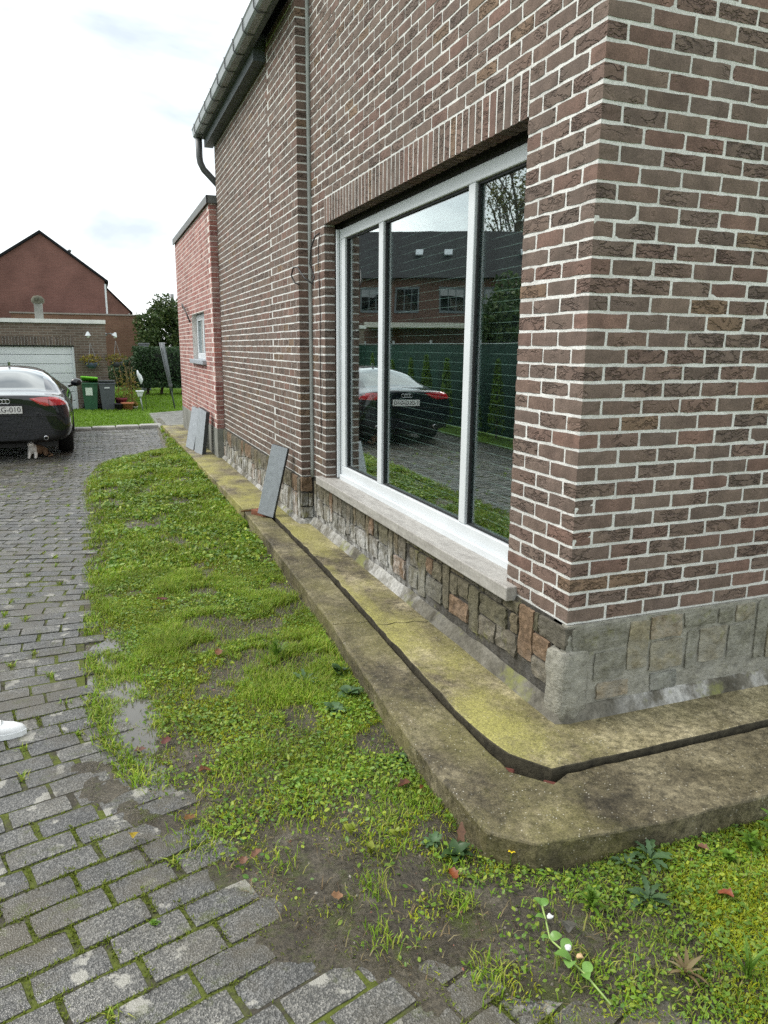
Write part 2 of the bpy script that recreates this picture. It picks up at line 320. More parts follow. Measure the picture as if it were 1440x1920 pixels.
M_CLOVER = foliage_mat('small_weed_leaves', [(0.070, 0.155, 0.020), (0.19, 0.315, 0.025), (0.11, 0.225, 0.040), (0.33, 0.40, 0.04), (0.09, 0.185, 0.045)], 0.4)
M_MOSS = foliage_mat('moss', [(0.18, 0.225, 0.010), (0.32, 0.36, 0.012), (0.43, 0.44, 0.018), (0.24, 0.285, 0.012)], 0.8, 0.2)
M_JMOSS = foliage_mat('joint_moss', [(0.085, 0.115, 0.012), (0.135, 0.17, 0.014), (0.105, 0.14, 0.012)], 0.8, 0.15)
M_DEAD = foliage_mat('dead_straw', [(0.27, 0.22, 0.11), (0.20, 0.14, 0.07), (0.33, 0.29, 0.15)], 0.7)
M_HEDGE = foliage_mat('yew_leaves', [(0.022, 0.055, 0.022), (0.035, 0.075, 0.028), (0.05, 0.095, 0.035)], 0.5, 0.2)
M_CONIF = foliage_mat('evergreen_leaves', [(0.030, 0.060, 0.018), (0.055, 0.095, 0.026), (0.09, 0.12, 0.03)], 0.5, 0.2)
M_SPARSE = foliage_mat('autumn_tree_leaves', [(0.10, 0.11, 0.03), (0.16, 0.14, 0.04), (0.08, 0.09, 0.03)], 0.6, 0.3)
M_LIME = foliage_mat('lime_conifer', [(0.08, 0.16, 0.015), (0.13, 0.22, 0.02)], 0.5, 0.2)
M_BARK = plain('bark', (0.075, 0.06, 0.045), 0.9, 0.2, 0.4, 30, 0.6)
def soil_mat():
    s = NT('wet_soil'); P = s.pos(); n = s.noise(P, 7, 6, 0.65); f = s.noise(P, 70, 5, 0.75)
    c = s.ramp(n, (0.28, (0.042, 0.034, 0.023)), (0.5, (0.082, 0.070, 0.049)), (0.72, (0.15, 0.132, 0.10)))
    c = s.mix(1.0, c, s.ramp(f, (0.32, 0.35), (0.68, 1.7)), 'MULTIPLY'); c = s.mix(s.ramp(s.vor(P, 130), (0.12, 0.6), (0.2, 0.0)), c, (0.16, 0.14, 0.11))
    c = s.mix(s.ramp(s.noise(P, 6.3, 6, 0.75), (0.52, 0.0), (0.62, 0.75)), c, (0.075, 0.092, 0.020))
    s.pbr(c, s.ramp(s.noise(P, 4, 4), (0.42, 0.22), (0.6, 0.7)), s.bump(f, 1.0, 0.018, s.bump(n, 0.8, 0.03)), 0.5); return s.m
M_SOIL = soil_mat()
def paver_mat():
    s = NT('concrete_paver'); r = s.rand(); P = s.pos()
    n = s.noise(P, 5, 5, 0.6); a = s.vor(P, 210, out=1); d = s.vor(P, 210)
    g = s.n('ShaderNodeRGBToBW'); s.put(g.inputs[0], a)
    c = s.ramp(g.outputs[0], (0.2, (0.030, 0.032, 0.032)), (0.55, (0.082, 0.085, 0.083)), (0.85, (0.24, 0.24, 0.228)))
    c = s.mix(0.30, c, (0.085, 0.083, 0.076))
    c = s.mix(1.0, c, s.ramp(r, (0, (0.82, 0.82, 0.84)), (1, (1.28, 1.24, 1.18))), 'MULTIPLY')
    c = s.mix(1.0, c, s.ramp(n, (0.3, 0.75), (0.7, 1.25)), 'MULTIPLY')
    c = s.mix(s.ramp(s.noise(P, 8, 5, 0.6), (0.60, 0.0), (0.63, 0.8)), c, (0.34, 0.33, 0.29))     # worn cement smears
    c = s.mix(s.ramp(s.noise(s.map(P, loc=(7, 3, 0)), 2.4, 5, 0.7), (0.46, 0.0), (0.64, 0.75)), c, (0.085, 0.074, 0.052))
    c = s.mix(s.ramp(s.noise(s.map(P, loc=(1, 9, 0)), 6, 6, 0.75), (0.57, 0.0), (0.68, 0.7)), c, (0.07, 0.082, 0.02))   # trodden mud
    s.pbr(c, s.ramp(s.noise(P, 3, 5), (0.35, 0.16), (0.65, 0.42)), s.bump(d, 0.55, 0.004), 0.5); return s.m
M_PAVER = paver_mat()
def joint_mat():
    s = NT('joint_sand'); P = s.pos(); n = s.noise(P, 4.5, 5, 0.65); f = s.noise(P, 90, 4, 0.7)
    c = s.ramp(n, (0.40, (0.050, 0.045, 0.034)), (0.52, (0.080, 0.098, 0.016))); c = s.mix(1.0, c, s.ramp(f, (0.3, 0.6), (0.7, 1.4)), 'MULTIPLY')
    s.pbr(c, 0.85, s.bump(f, 0.8, 0.006), 0.3); return s.m
M_JOINT = joint_mat()
def water_mat():
    s = NT('puddle_water'); s.pbr((0.09, 0.085, 0.07), 0.02, s.bump(s.noise(s.pos(), 30, 2), 0.02, 0.003), 0.5, IOR=1.6); return s.m
M_WATER = water_mat()
def far_brick(name, a, b, mo, sx=0.22, sz=0.068, ax='x', soft=0.6):
    s = NT(name); o = s.obj(); sp = s.n('ShaderNodeSeparateXYZ'); s.put(sp.inputs[0], o); cb = s.n('ShaderNodeCombineXYZ')
    s.put(cb.inputs[0], s.math('ADD', sp.outputs[0], sp.outputs[1])); s.put(cb.inputs[1], sp.outputs[2])
    q = s.n('ShaderNodeTexBrick'); s.put(q.inputs['Vector'], cb.outputs[0]); q.inputs['Scale'].default_value = 1.0
    q.inputs['Brick Width'].default_value = sx; q.inputs['Row Height'].default_value = sz; q.inputs['Mortar Size'].default_value = 0.007; q.inputs['Mortar Smooth'].default_value = 0.3
    q.inputs['Color1'].default_value = (*a, 1); q.inputs['Color2'].default_value = (*b, 1); q.inputs['Mortar'].default_value = (*mo, 1)
    c = s.mix(1.0, q.outputs[0], s.ramp(s.noise(s.pos(), 0.9, 5, 0.6), (0.3, 0.8), (0.7, 1.2)), 'MULTIPLY')
    s.pbr(c, 0.9, s.bump(q.outputs[1], 0.3, -0.005), 0.2); return s.m
M_GARB = far_brick('garage_brick', (0.115, 0.088, 0.07), (0.165, 0.125, 0.10), (0.22, 0.205, 0.18))
M_GABLE = far_brick('gable_brick', (0.155, 0.078, 0.064), (0.180, 0.090, 0.074), (0.18, 0.11, 0.095))
M_BROWNW = far_brick('annex_brick', (0.16, 0.085, 0.06), (0.195, 0.11, 0.075), (0.19, 0.13, 0.10))
M_TERRACE = far_brick('terrace_brick', (0.085, 0.048, 0.038), (0.10, 0.056, 0.044), (0.09, 0.06, 0.05))
M_TILE = plain('dark_roof_tile', (0.013, 0.014, 0.016), 0.8, 0.15, 0.3, 4, 0.4)

# ------------------------------------------------------------------ ground field
EDGE = np.array([(-3.0, 3.0), (-2.0, 1.4), (-1.6, 0.3), (-1.35, -0.35), (-1.12, -0.80), (-0.94, -0.96), (-0.78, -1.14), (-0.59, -1.31), (-0.31, -1.45), (0.05, -1.60), (0.41, -1.735),
                 (0.70, -1.83), (1.09, -1.895), (1.6, -1.905), (3.07, -1.925), (4.73, -1.915), (7.5, -1.98), (8.37, -1.88), (9.1, -1.59), (9.5, -1.22), (9.95, -0.76), (12.9, -0.64), (14.2, -0.58), (30, -0.5)])
def x_edge(y): return np.interp(y, EDGE[:, 0], EDGE[:, 1])
def fbm(x, y, s=1.0, o=0.0):
    return noise.fractal(Vector((x*s+o, y*s-o*0.7, o*1.3)), 0.9, 2.1, 4)
BARE = [(-1.80, 1.6, 0.09, 0.95), (-1.78, 0.85, 0.12, 1), (-1.82, 2.15, 0.08, 0.9), (-1.80, 2.8, 0.07, 0.8), (-1.60, 0.62, 0.14, 0.95), (-1.58, 1.15, 0.10, 0.8), (-1.40, 0.25, 0.12, 0.85), (-1.35, 1.9, 0.08, 0.6), (-1.15, 0.75, 0.10, 0.6), (-1.25, 0.25, 0.12, 0.75), (-1.17, -0.45, 0.26, 1), (-1.76, 1.27, 0.15, 1), (-1.73, 1.0, 0.15, 1), (-1.79, 1.9, 0.10, 0.9), (-1.25, -0.34, 0.25, 1), (-0.95, -0.53, 0.22, 1), (-0.80, -0.76, 0.18, 1), (-0.68, -1.03, 0.15, 0.9),
        (-1.5, 0.46, 0.14, 0.95), (-1.7, 0.76, 0.17, 1), (-1.84, 2.4, 0.10, 0.8), (-1.28, -0.15, 0.15, 0.9), (-0.91, -0.85, 0.25, 1), (-1.1, -0.65, 0.22, 1), (-1.6, 1.45, 0.12, 0.75), (-1.35, 0.15, 0.13, 0.7),
        (-1.0, -0.1, 0.16, 0.55), (-1.55, 0.15, 0.1, 0.8), (-1.7, 3.3, 0.12, 0.5), (-0.45, -1.2, 0.09, 0.7), (-1.12, 0.5, 0.16, 0.55), (-0.6, -0.75, 0.09, 0.9)]
def bare(x, y):
    b = 0.0
    for (cx, cy, r, a) in BARE: b = max(b, a*math.exp(-((x-cx)**2+(y-cy)**2)/(r*r)))
    b = max(b, (0.25 if (y < -0.55 and x > -0.5) else 0.85)*min(1, max(0, (fbm(x, y, 2.6, 61)-0.20)/0.25)))
    d = x-float(x_edge(y)); b = max(b, 0.9*math.exp(-max(d, 0)/0.10) if d > -0.05 else 1.0)
    return min(1.0, b)
def in_slab(x, y):
    """outer outline of the concrete apron"""
    if y > 4.4: return x > -0.50-0.004*(y-4.4)
    if y > -0.54 and x > (-0.66 if y < 0.2 else -0.66+0.16*min(1, (y-0.2)/4.2)): return True
    return y > -0.70 and x > -0.53 and (x+y) > -1.19
def soil_z(x, y):
    d = x-float(x_edge(y))
    z = -0.012+0.034*min(1, max(0, d)/0.45)+0.011*fbm(x, y, 3.0)+0.005*fbm(x, y, 14, 5)
    pw_ = math.exp(-(((x+1.74)/0.18)**2+((y-1.2)/0.85)**2)); z -= 0.024*pw_; z += pw_*0.016*fbm(x, y, 11.0, 83)
    z += 0.020*math.exp(-(((x+1.10)/0.30)**2+((y+0.50)/0.32)**2))      # mud washed onto the paving
    z += 0.010*math.exp(-(((x+0.60)/0.25)**2+((y+0.85)/0.2)**2))
    if y > 5: z += min(0.07, 0.02*(y-5))
    if d < 0.05: q = min(1, (0.05-d)/0.1); s_ = -0.0035+0.011*fbm(x, y, 5.0, 71)-0.045*max(0, -d)+(0.004 if y < 0.6 else -0.004); z = z*(1-q)+s_*q
    return z
# one sheet to the horizon
mb = MB(); mb.add([(-400, -400, -0.09), (400, -400, -0.09), (400, 600, -0.09), (-400, 600, -0.09)], [(0, 1, 2, 3)])
def ground_mat():
    s = NT('rough_grass_ground'); P = s.pos(); n = s.noise(P, 0.6, 6, 0.7); f = s.noise(P, 8, 5, 0.8)
    c = s.ramp(n, (0.3, (0.05, 0.10, 0.012)), (0.7, (0.11, 0.19, 0.018))); c = s.mix(1.0, c, s.ramp(f, (0.3, 0.6), (0.7, 1.35)), 'MULTIPLY')
    s.pbr(c, 0.9, s.bump(f, 0.8, 0.05), 0.2); return s.m
M_GROUND = ground_mat()
tag(mb.build('ground', M_GROUND), 'flat green ground reaching to the horizon', 'ground', kind='structure')
# soil of the lawn strip
ys = np.concatenate([np.arange(-2.3, 3.0, 0.025), np.arange(3.0, 15.6, 0.07)]); xs = np.arange(-2.3, 3.2, 0.025)
xs = xs[(xs < -0.25) | (np.arange(len(xs)) % 2 == 0)]
V = []; ok = np.zeros((len(ys), len(xs)), bool)
for j, y in enumerate(ys):
    for i, x in enumerate(xs):
        V.append((x, y, soil_z(x, y))); ok[j, i] = (x > x_edge(y)-0.34) and not (x > -0.42 and y > -0.55)
nx = len(xs); F = [(j*nx+i, j*nx+i+1, (j+1)*nx+i+1, (j+1)*nx+i) for j in range(len(ys)-1) for i in range(nx-1) if ok[j, i] and ok[j+1, i+1] and ok[j, i+1] and ok[j+1, i]]
soil = mesh_np('lawn_soil', V, F, M_SOIL, smooth=True); tag(soil, 'muddy wet soil of the lawn beside the concrete kerb', 'soil', kind='structure')
# lawn in front of the garage and beyond
V = []; F = []
lx = np.arange(-7.0, 9.1, 0.25); ly = np.arange(14.15, 45, 0.3)
for y in ly:
    for x in lx: V.append((x, y, 0.015+0.02*fbm(x, y, 0.8)+(0.03 if y < 14.5 else 0.0)))
for j in range(len(ly)-1):
    for i in range(len(lx)-1): F.append((j*len(lx)+i, j*len(lx)+i+1, (j+1)*len(lx)+i+1, (j+1)*len(lx)+i))
tag(mesh_np('back_lawn', V, F, M_GROUND, smooth=True), 'bright green lawn in front of the garage', 'lawn', kind='structure')
# puddle
poly = []
for k in range(40):
    t = 2*math.pi*k/40; rr = 1+0.28*noise.noise(Vector((math.cos(t)*1.5, math.sin(t)*1.5, 3)))
    poly.append((-1.73+0.20*rr*math.cos(t)-0.03*math.sin(t), 1.22+0.98*rr*math.sin(t)))
tag(MB().prism(poly, -0.060, -0.0065).build('puddle', M_WATER), 'shallow rain puddle at the muddy edge of the lawn', 'puddle', kind='structure')

# ------------------------------------------------------------------ paved driveway
drive = empty('driveway'); tag(drive, 'wet grey concrete paver driveway with mossy joints', 'driveway', kind='structure')
bed = MB(); ey = [y for y in np.arange(-3.0, 14.21, 0.2)]; bed.prism([(-7, -4), (2.6, -4)]+[(float(min(2.6, x_edge(y)-0.03)), float(y)) for y in ey]+[(-7, 14.2)], -0.05, -0.0055); bed.build('joint_bed', M_JOINT, drive)
TH = np.array([(-4, 17), (0.0, 16), (0.5, 15), (0.9, 13.5), (1.5, 7), (2.5, -4), (3.5, -13), (5, -19), (8, -21), (16, -21)])
rows = []; y = -4.2
while y < 17.5:
    rows.append((y, math.tan(R(float(np.interp(y, TH[:, 0], TH[:, 1])))))); y += 0.119/math.cos(R(float(np.interp(y, TH[:, 0], TH[:, 1]))))
PX0 = -2.0
def proj_area(c, area, nrm):
    d = np.array(c)-CAM; z = d@fw
    if z < 0.2: return 0
    px, py = 720+FPX*(d@r2)/z, 960-FPX*(d@u2)/z
    if px < -60 or px > 1500 or py < -60 or py > 1980: return 0
    return area*abs(np.dot(nrm, d/np.linalg.norm(d)))/(z*z)
def rough_unit(seed, n=(4, 2, 3), amp=(0.010, 0.05, 0.045), bev=0.03):
    """unit block centred on the origin, worn and uneven"""
    g = {}; V = []; F = []
    def vid(i, j, k):
        key = (i, j, k)
        if key not in g:
            p = Vector((i/n[0]-0.5, j/n[1]-0.5, k/n[2]-0.5)); q = p*2+Vector((seed*5.3, seed*2.9, seed*1.1))
            dv = Vector((noise.noise(q*1.5), noise.noise(q*1.5+Vector((9, 0, 0))), noise.noise(q*1.5+Vector((0, 9, 0)))))
            ed = sum((i in (0, n[0]), j in (0, n[1]), k in (0, n[2])))
            s = 1-bev*max(0, ed-1)
            g[key] = len(V); V.append(Vector((p.x*(1-(1-s)*0.35)+dv.x*amp[0], p.y*s+dv.y*amp[1], p.z*s+dv.z*amp[2])))
        return g[key]
    for a in range(3):
        b, c = [q for q in range(3) if q != a]
        for sd in (0, n[a]):
            for i in range(n[b]):
                for j in range(n[c]):
                    q = []
                    for (di, dj) in ((0, 0), (1, 0), (1, 1), (0, 1)):
                        ix = [0, 0, 0]; ix[a] = sd; ix[b] = i+di; ix[c] = j+dj; q.append(vid(*ix))
                    if (sd == 0) == (a != 1): q.reverse()
                    F.append(tuple(q))
    return np.array([tuple(p) for p in V], np.float32), np.array(F, np.int32)
def place_blocks(blocks, variants, name, stuffname, mat, parent, nobj=300, flat=None):
    """blocks: (centre, scale, rotation z, priority). The largest in view become objects, the others one joined part."""
    order = sorted(range(len(blocks)), key=lambda i: -blocks[i][3]); first = set(i for i in order[:nobj] if blocks[i][3] > 0)
    meshes = []
    for k, (v, f) in enumerate(variants):
        me = bpy.data.meshes.new(name); me.from_pydata(v.tolist(), [], f.tolist()); me.update(); me.materials.append(mat); meshes.append(me)
    AV = []; AF = []; b = 0
    for i, (c, s, rz, pr_) in enumerate(blocks):
        k = (i*7919+13) % len(variants); tq = 0.014 if name == 'paver' else 0.006; tilt = (random.uniform(-tq, tq), random.uniform(-tq*0.5, tq*0.5))
        if i in first:
            o = bpy.data.objects.new(name, meshes[k]); COL.objects.link(o); o.parent = parent; o.location = c; o.scale = s; o.rotation_euler = (tilt[0], tilt[1], rz)
        else:
            v, f = (flat[k % len(flat)] if flat and c[1] > 3.9 and c[0] < 0.1 else variants[k]); q = v*np.array(s, np.float32); cz, sz = math.cos(rz), math.sin(rz)
            q = np.stack([q[:, 0]*cz-q[:, 1]*sz, q[:, 0]*sz+q[:, 1]*cz, q[:, 2]], 1)+np.array(c, np.float32)
            AV.append(q); AF.append(f+b); b += len(v)
    if AV:
        o = mesh_np(stuffname, np.concatenate(AV), np.concatenate(AF), mat, parent); o['kind'] = 'stuff'
pv = []; joints = []
for n in range(len(rows)-1):
    (ya, ta), (yb, tb) = rows[n], rows[n+1]
    off = (0.115 if n % 2 else 0.0)+random.uniform(-0.02, 0.02); s = -4.6-1.0
    x = -5.0-off
    while x < 3.0:
        xm = x+0.115; y0 = ya+(xm-PX0)*ta; y1 = yb+(xm-PX0)*tb; yc = (y0+y1)/2; ang = math.atan((ta+tb)/2); wd = (y1-y0)*math.cos(ang)
        ln = 0.2255*math.cos(ang)
        if wd > 0.07 and -3.8 < yc < 14.15 and xm < x_edge(yc)+(0.14 if yc < -0.5 else 0.06 if yc < 0 else 0.035) and xm < 2.5:
            zc = -0.03+0.004*noise.noise(Vector((xm*2, yc*2, 0)))+random.uniform(-0.0025, 0.0025); wide = random.uniform(0.008, 0.022) if random.random() < 0.3 else 0.0; wide2 = random.uniform(0.0, 0.007)
            sc_ = ((0.2255-wide-random.uniform(0.006, 0.013)), wd-wide2-random.uniform(0.004, 0.008), 0.06)
            pv.append(((xm, yc, zc), sc_, ang+random.uniform(-0.012, 0.012), proj_area((xm, yc, 0), 0.02, (0, 0, 1))))
            joints.append((xm-0.113, yc, ang, wd)); joints.append((xm, y0, ang, -0.22))
        x += ln
PVAR = [rough_unit(k+40, (4, 3, 1), (0.022, 0.055, 0.02), 0.032) for k in range(14)]
place_blocks(pv, PVAR, 'paver', 'far_pavers', M_PAVER, drive)
# kerb and pale concrete strips at the end of the drive
k_ = empty('end_kerb'); tag(k_, 'pale rounded concrete kerb at the far end of the driveway', 'kerb', kind='structure')
for i in range(5):
    x0 = -2.9+0.47*i; mb = MB(); mb.bbox(x0, x0+0.46, -0.12, 0.12, -0.08, 0.075-0.006*abs(i-4), 0.03); o = mb.build('kerb_stone', M_PALECON, k_, True); o.location = (0.05, 14.02+0.05*i-0.12, 0)
mb = MB(); mb.prism([(-0.60, 13.15), (-0.10, 13.0), (0.30, 13.1), (0.75, 17.7), (0.35, 17.75), (-0.57, 17.05)], -0.05, 0.055)
tag(mb.build('garden_path', plain('wet_pale_slab', (0.40, 0.40, 0.38), 0.12, 0.6, 0.3, 4, 0.15)), 'wet pale concrete path beyond the red extension', 'path', kind='structure')

# ------------------------------------------------------------------ concrete apron round the house
def smooth_loop(pts, step=0.06, jit=0.004, seed=0):
    out = []; n = len(pts)
    for i in range(n):
        a = Vector(pts[i]); b = Vector(pts[(i+1) % n]); L = (b-a).length; m = max(1, int(L/step)); t = (b-a).normalized() if L else Vector((1, 0)); nr = Vector((-t.y, t.x))
        for k in range(m):
            p = a+(b-a)*(k/m)
            if k: p = p+nr*(jit*2*noise.noise(Vector((p.x*9, p.y*9, seed))))
            out.append(p)
    return out
def slab(name, pts, zf, thick, mat, parent, bev=0.006, jit=0.003, seed=0, side=None):
    """slab with a worn arris; zf(x,y) gives its top"""
    lp = smooth_loop(pts, 0.06, jit, seed); n = len(lp)
    area = sum(lp[i].x*lp[(i+1) % n].y-lp[(i+1) % n].x*lp[i].y for i in range(n))
    if area < 0: lp.reverse()
    V = []; rings = []
    for (ins, dz) in ((0.0, -thick), (0.0, -bev*1.1), (bev*0.45, -bev*0.3), (bev*1.4, 0.0)):
        ring = []
        for i, p in enumerate(lp):
            t = (lp[(i+1) % n]-lp[i-1]).normalized(); nr = Vector((-t.y, t.x)); wob = 1+0.8*noise.noise(Vector((p.x*14, p.y*14, seed+2)))
            q = p+nr*(ins*wob); ring.append(len(V)); V.append((q.x, q.y, (zf(q.x, q.y)+dz*wob) if dz > -thick else zf(q.x, q.y)-thick))
        rings.append(ring)
    F = [tuple(rings[-1])]
    for a, b in zip(rings, rings[1:]):
        for i in range(n): F.append((a[i], a[(i+1) % n], b[(i+1) % n], b[i]))
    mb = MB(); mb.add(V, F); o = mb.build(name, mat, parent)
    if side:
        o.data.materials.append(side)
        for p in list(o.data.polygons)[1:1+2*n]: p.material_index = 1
    return o
M_GAPSHADE = plain('shaded_dirty_concrete_edge', (0.045, 0.040, 0.026), 0.8, 0.3, 0.6, 22, 0.8)  # shade of the open gap, with dirt, painted into the riser colour
apron = empty('concrete_apron'); tag(apron, 'mossy concrete apron and kerb running round the foot of the house', 'apron', kind='structure')
zi = lambda x, y: 0.151+0.003*noise.noise(Vector((x*3, y*3, 1)))
zo = lambda x, y: 0.132+0.003*noise.noise(Vector((x*3, y*3, 4)))
crack = [(-0.36, 1.30), (-0.30, 1.285), (-0.25, 1.30), (-0.19, 1.275), (-0.13, 1.285), (-0.08, 1.25), (0.02, 1.255)]
inA = [(0.03, 4.45), (-0.288, 4.45), (-0.305, 2.65), (-0.352, 1.38)]+[(x, y+0.002) for x, y in crack]+[(0.03, 1.26)]
inB = [(x, y-0.003) for x, y in crack[::-1]]+[(-0.384, 0.55), (-0.388, 0.11), (-0.356, -0.17), (-0.256, -0.318), (0.156, -0.320), (0.843, -0.316), (3.6, -0.32), (3.6, 0.03), (0.03, 0.03)]
slab('apron_slab', inA, zi, 0.14, M_APRON, apron, seed=1, side=M_GAPSHADE, jit=0.007, bev=0.005); slab('apron_slab', inB, zi, 0.14, M_APRON, apron, seed=2, side=M_GAPSHADE, jit=0.007, bev=0.005)
outA = [(-0.308, 4.62), (-0.323, 2.77), (-0.368, 1.42), (-0.585, 1.44), (-0.52, 3.52), (-0.50, 4.62)]
outB = [(-0.370, 1.415), (-0.400, 0.566), (-0.404, 0.06), (-0.405, -0.12), (-0.398, -0.250), (-0.290, -0.380), (-0.2, -0.338), (0.16, -0.337), (0.83, -0.334), (3.6, -0.338), (3.6, -0.715), (0.41, -0.710), (-0.095, -0.703), (-0.535, -0.655), (-0.657, -0.54), (-0.668, -0.20), (-0.668, 0.13), (-0.60, 1.28), (-0.587, 1.436)]
slab('kerb_slab', outA, zo, 0.2, M_KERB, apron, seed=3, bev=0.008); slab('kerb_slab', outB, zo, 0.2, M_KERB, apron, seed=4, bev=0.008)
slab('path_slab', [(0.03, 4.46), (-0.29, 4.46), (-0.30, 4.635), (-0.505, 4.635), (-0.53, 6.60), (0.03, 6.60)], lambda x, y: 0.150, 0.14, M_APRON, apron, seed=5)
slab('path_slab', [(0.03, 6.607), (-0.53, 6.607), (-0.55, 9.4), (-0.58, 13.1), (0.03, 13.1)], lambda x, y: 0.145, 0.14, M_APRON, apron, seed=6)
# broken brick bits in the open gap and old mortar bed under it
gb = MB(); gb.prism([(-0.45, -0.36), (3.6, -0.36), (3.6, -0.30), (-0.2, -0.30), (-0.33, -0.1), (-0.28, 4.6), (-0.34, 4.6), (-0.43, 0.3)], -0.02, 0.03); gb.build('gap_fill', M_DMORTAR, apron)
for (x, y, rz) in ((-0.392, -0.205, 0.9), (-0.275, -0.352, 0.35)):
    mb = MB(); mb.bbox(-0.035, 0.035, -0.02, 0.02, 0, 0.055, 0.006, T(x, y, 0.056) @ RZ(-0.75)); o = mb.build('brick_fragment', plain('brick_fragment', (0.11, 0.035, 0.025), 0.9, 0.3, 0.3, 40, 0.4), apron)

# ------------------------------------------------------------------ the house
H = 0.0667; ZB = 0.58; LP = 0.199; JT = 0.0118
house = empty('brick_house', (0, 0, 0)); tag(house, 'brown brick house with pale pointing and stone plinth, wide window at the corner', 'house')
BL = []   # (x0,x1,y0,y1,z0,z1,normal)
TOPC = 74
def run(face, a0, a1, k, zt=None, first='half', depth=0.092, plane=0.0, flip=False, keep=None):
    """one course of stretchers between a0 and a1 along a wall facing -X ('x') or -Y ('y')"""
    z0 = ZB+k*H+JT/2; z1 = z0+H-JT
    jit = 0.0
    x = a0; firstlen = LP/2-JT*0.5 if first == 'half' else LP-JT
    segs = []; ln = firstlen
    while x < a1-0.012:
        e_ = min(x+ln+random.uniform(-0.003, 0.003), a1)
        if a1-e_ < 0.02: e_ = a1
        if e_-x > 0.02: segs.append((x, e_))
        x = e_+JT*random.uniform(0.85, 1.2); ln = LP-JT
    for (p, q) in segs:
        pj = 0.0012 if plane == 0.0 else 0.0004; pr0 = plane+random.uniform(-pj, pj); za = z0+random.uniform(-0.0015, 0.0015); zb = z1+random.uniform(-0.0015, 0.0015)
        if face == 'x': BL.append((pr0, pr0+depth, p, q, za, zb, (-1, 0, 0)))
        else: BL.append((p, q, pr0, pr0+depth, za, zb, (0, -1, 0)))
WY0, WY1 = 0.505, 3.50; LINT = 31; RET = 3.90; FX = -0.10; SEAM = 4.95; FY1 = 8.2; FARTOP = 58
for k in range(TOPC):
    ev = k % 2 == 0
    # corner brick: alternately a stretcher on the front and on the side wall
    zc0, zc1 = ZB+k*H+JT/2, ZB+(k+1)*H-JT/2
    if ev: run('y', 0.0, 5.4, k, first='full', depth=0.0885); a0 = 0.0885+JT
    else:
        BL.append((random.uniform(-0.001, 0.001), 0.0885, random.uniform(-0.001, 0.001), 0.1875, zc0, zc1, (-1, 0, 0)))
        run('y', 0.0885+JT, 5.4, k, first='full', depth=0.0885); a0 = 0.1875+JT
    if k < LINT:
        run('x', a0, WY0-JT*0.4, k, first='full'); run('x', WY1+JT*0.4, RET-0.002, k, first='half' if ev else 'full')
    elif k < LINT+3: run('x', a0, WY0-JT*0.4, k, first='full'); run('x', WY1+JT*0.4, RET-0.002, k, first='half' if ev else 'full')
    else: run('x', a0, RET-0.002, k, first='full')
    # projecting far wing
    if k < FARTOP:
        run('x', RET, SEAM+(0.05 if ev else -0.05), k, first='half' if ev else 'full', plane=FX-0.010, depth=0.11)
        run('x', SEAM+(0.05 if ev else -0.05)+JT, FY1, k, first='full', plane=FX)
VAR = [rough_unit(k, (4, 2, 3), (0.016, 0.011, 0.085), 0.014) for k in range(18)]
blocks = []
for (x0, x1, y0, y1, z0, z1, nrm) in BL:
    c = ((x0+x1)/2, (y0+y1)/2, (z0+z1)/2); d = (x1-x0, y1-y0, z1-z0)
    ar = d[2]*(d[1] if nrm[0] else d[0]); pr_ = proj_area(c, ar, nrm)
    if nrm[0]: blocks.append((c, (d[1], d[0], d[2]), math.pi/2, pr_))
    else: blocks.append((c, d, 0.0, pr_))
place_blocks(blocks, VAR, 'brick', 'brickwork', M_BRICK, house, flat=[rough_unit(k+200, (2, 1, 1), (0.012, 0.0, 0.06), 0.0) for k in range(8)])
# soldier course over the window
sv = []; nsol = 44; pitch = (WY1-WY0)/nsol
for i in range(nsol):
    y0 = WY0+i*pitch+0.005; y1 = y0+pitch-0.010
    c = (0.045, (y0+y1)/2, ZB+(LINT+1.5)*H); sv.append((c, (0.092, pitch-0.0125, 3*H-JT), 0.0, 1.0))
smesh = []
for k in range(6):
    v, f = rough_unit(k+70, (2, 2, 4), (0.014, 0.03, 0.008), 0.016); me = bpy.data.meshes.new('soldier_brick'); me.from_pydata(v.tolist(), [], f.tolist()); me.materials.append(M_BRICK); smesh.append(me)
for i, (c, s, rz, _) in enumerate(sv):
    o = bpy.data.objects.new('soldier_brick', smesh[i*5 % 6]); COL.objects.link(o); o.parent = house; o.location = c; o.scale = s; o.rotation_euler = (random.uniform(-.006, .006), 0, 0)
# mortar behind the bricks
r_ = 0.0030; ZT = ZB+TOPC*H
mm = MB(); zl = ZB+LINT*H; q_ = r_-0.0008
mm.box(q_, 5.4, q_, 0.086, ZB-0.004, ZT); mm.box(q_+0.0003, 0.086, 0.0862, WY0-0.008, ZB-0.004, zl+0.010)
mm.box(q_+0.0003, 0.086, WY1+0.008, RET+0.05, ZB-0.004, zl+0.010); mm.box(q_+0.0006, 0.086, 0.0864, WY0-0.003, zl+0.0102, ZT); mm.box(q_+0.0006, 0.086, WY1+0.003, RET+0.05, zl+0.0102, ZT)
mm.box(0.0008, 0.0862, WY0-0.003, WY1+0.003, zl+0.012, zl+3*H); mm.box(q_+0.0006, 0.0864, WY0-0.003, WY1+0.003, zl+3*H+0.0002, ZT)
mm.box(FX+0.0014-0.010, 0.08, RET+0.002, SEAM, ZB-0.004, ZB+FARTOP*H); mm.box(FX+0.0014, 0.0795, SEAM+0.001, FY1-r_, ZB-0.004, ZB+FARTOP*H)
mm.build('mortar', M_MORTAR, house)
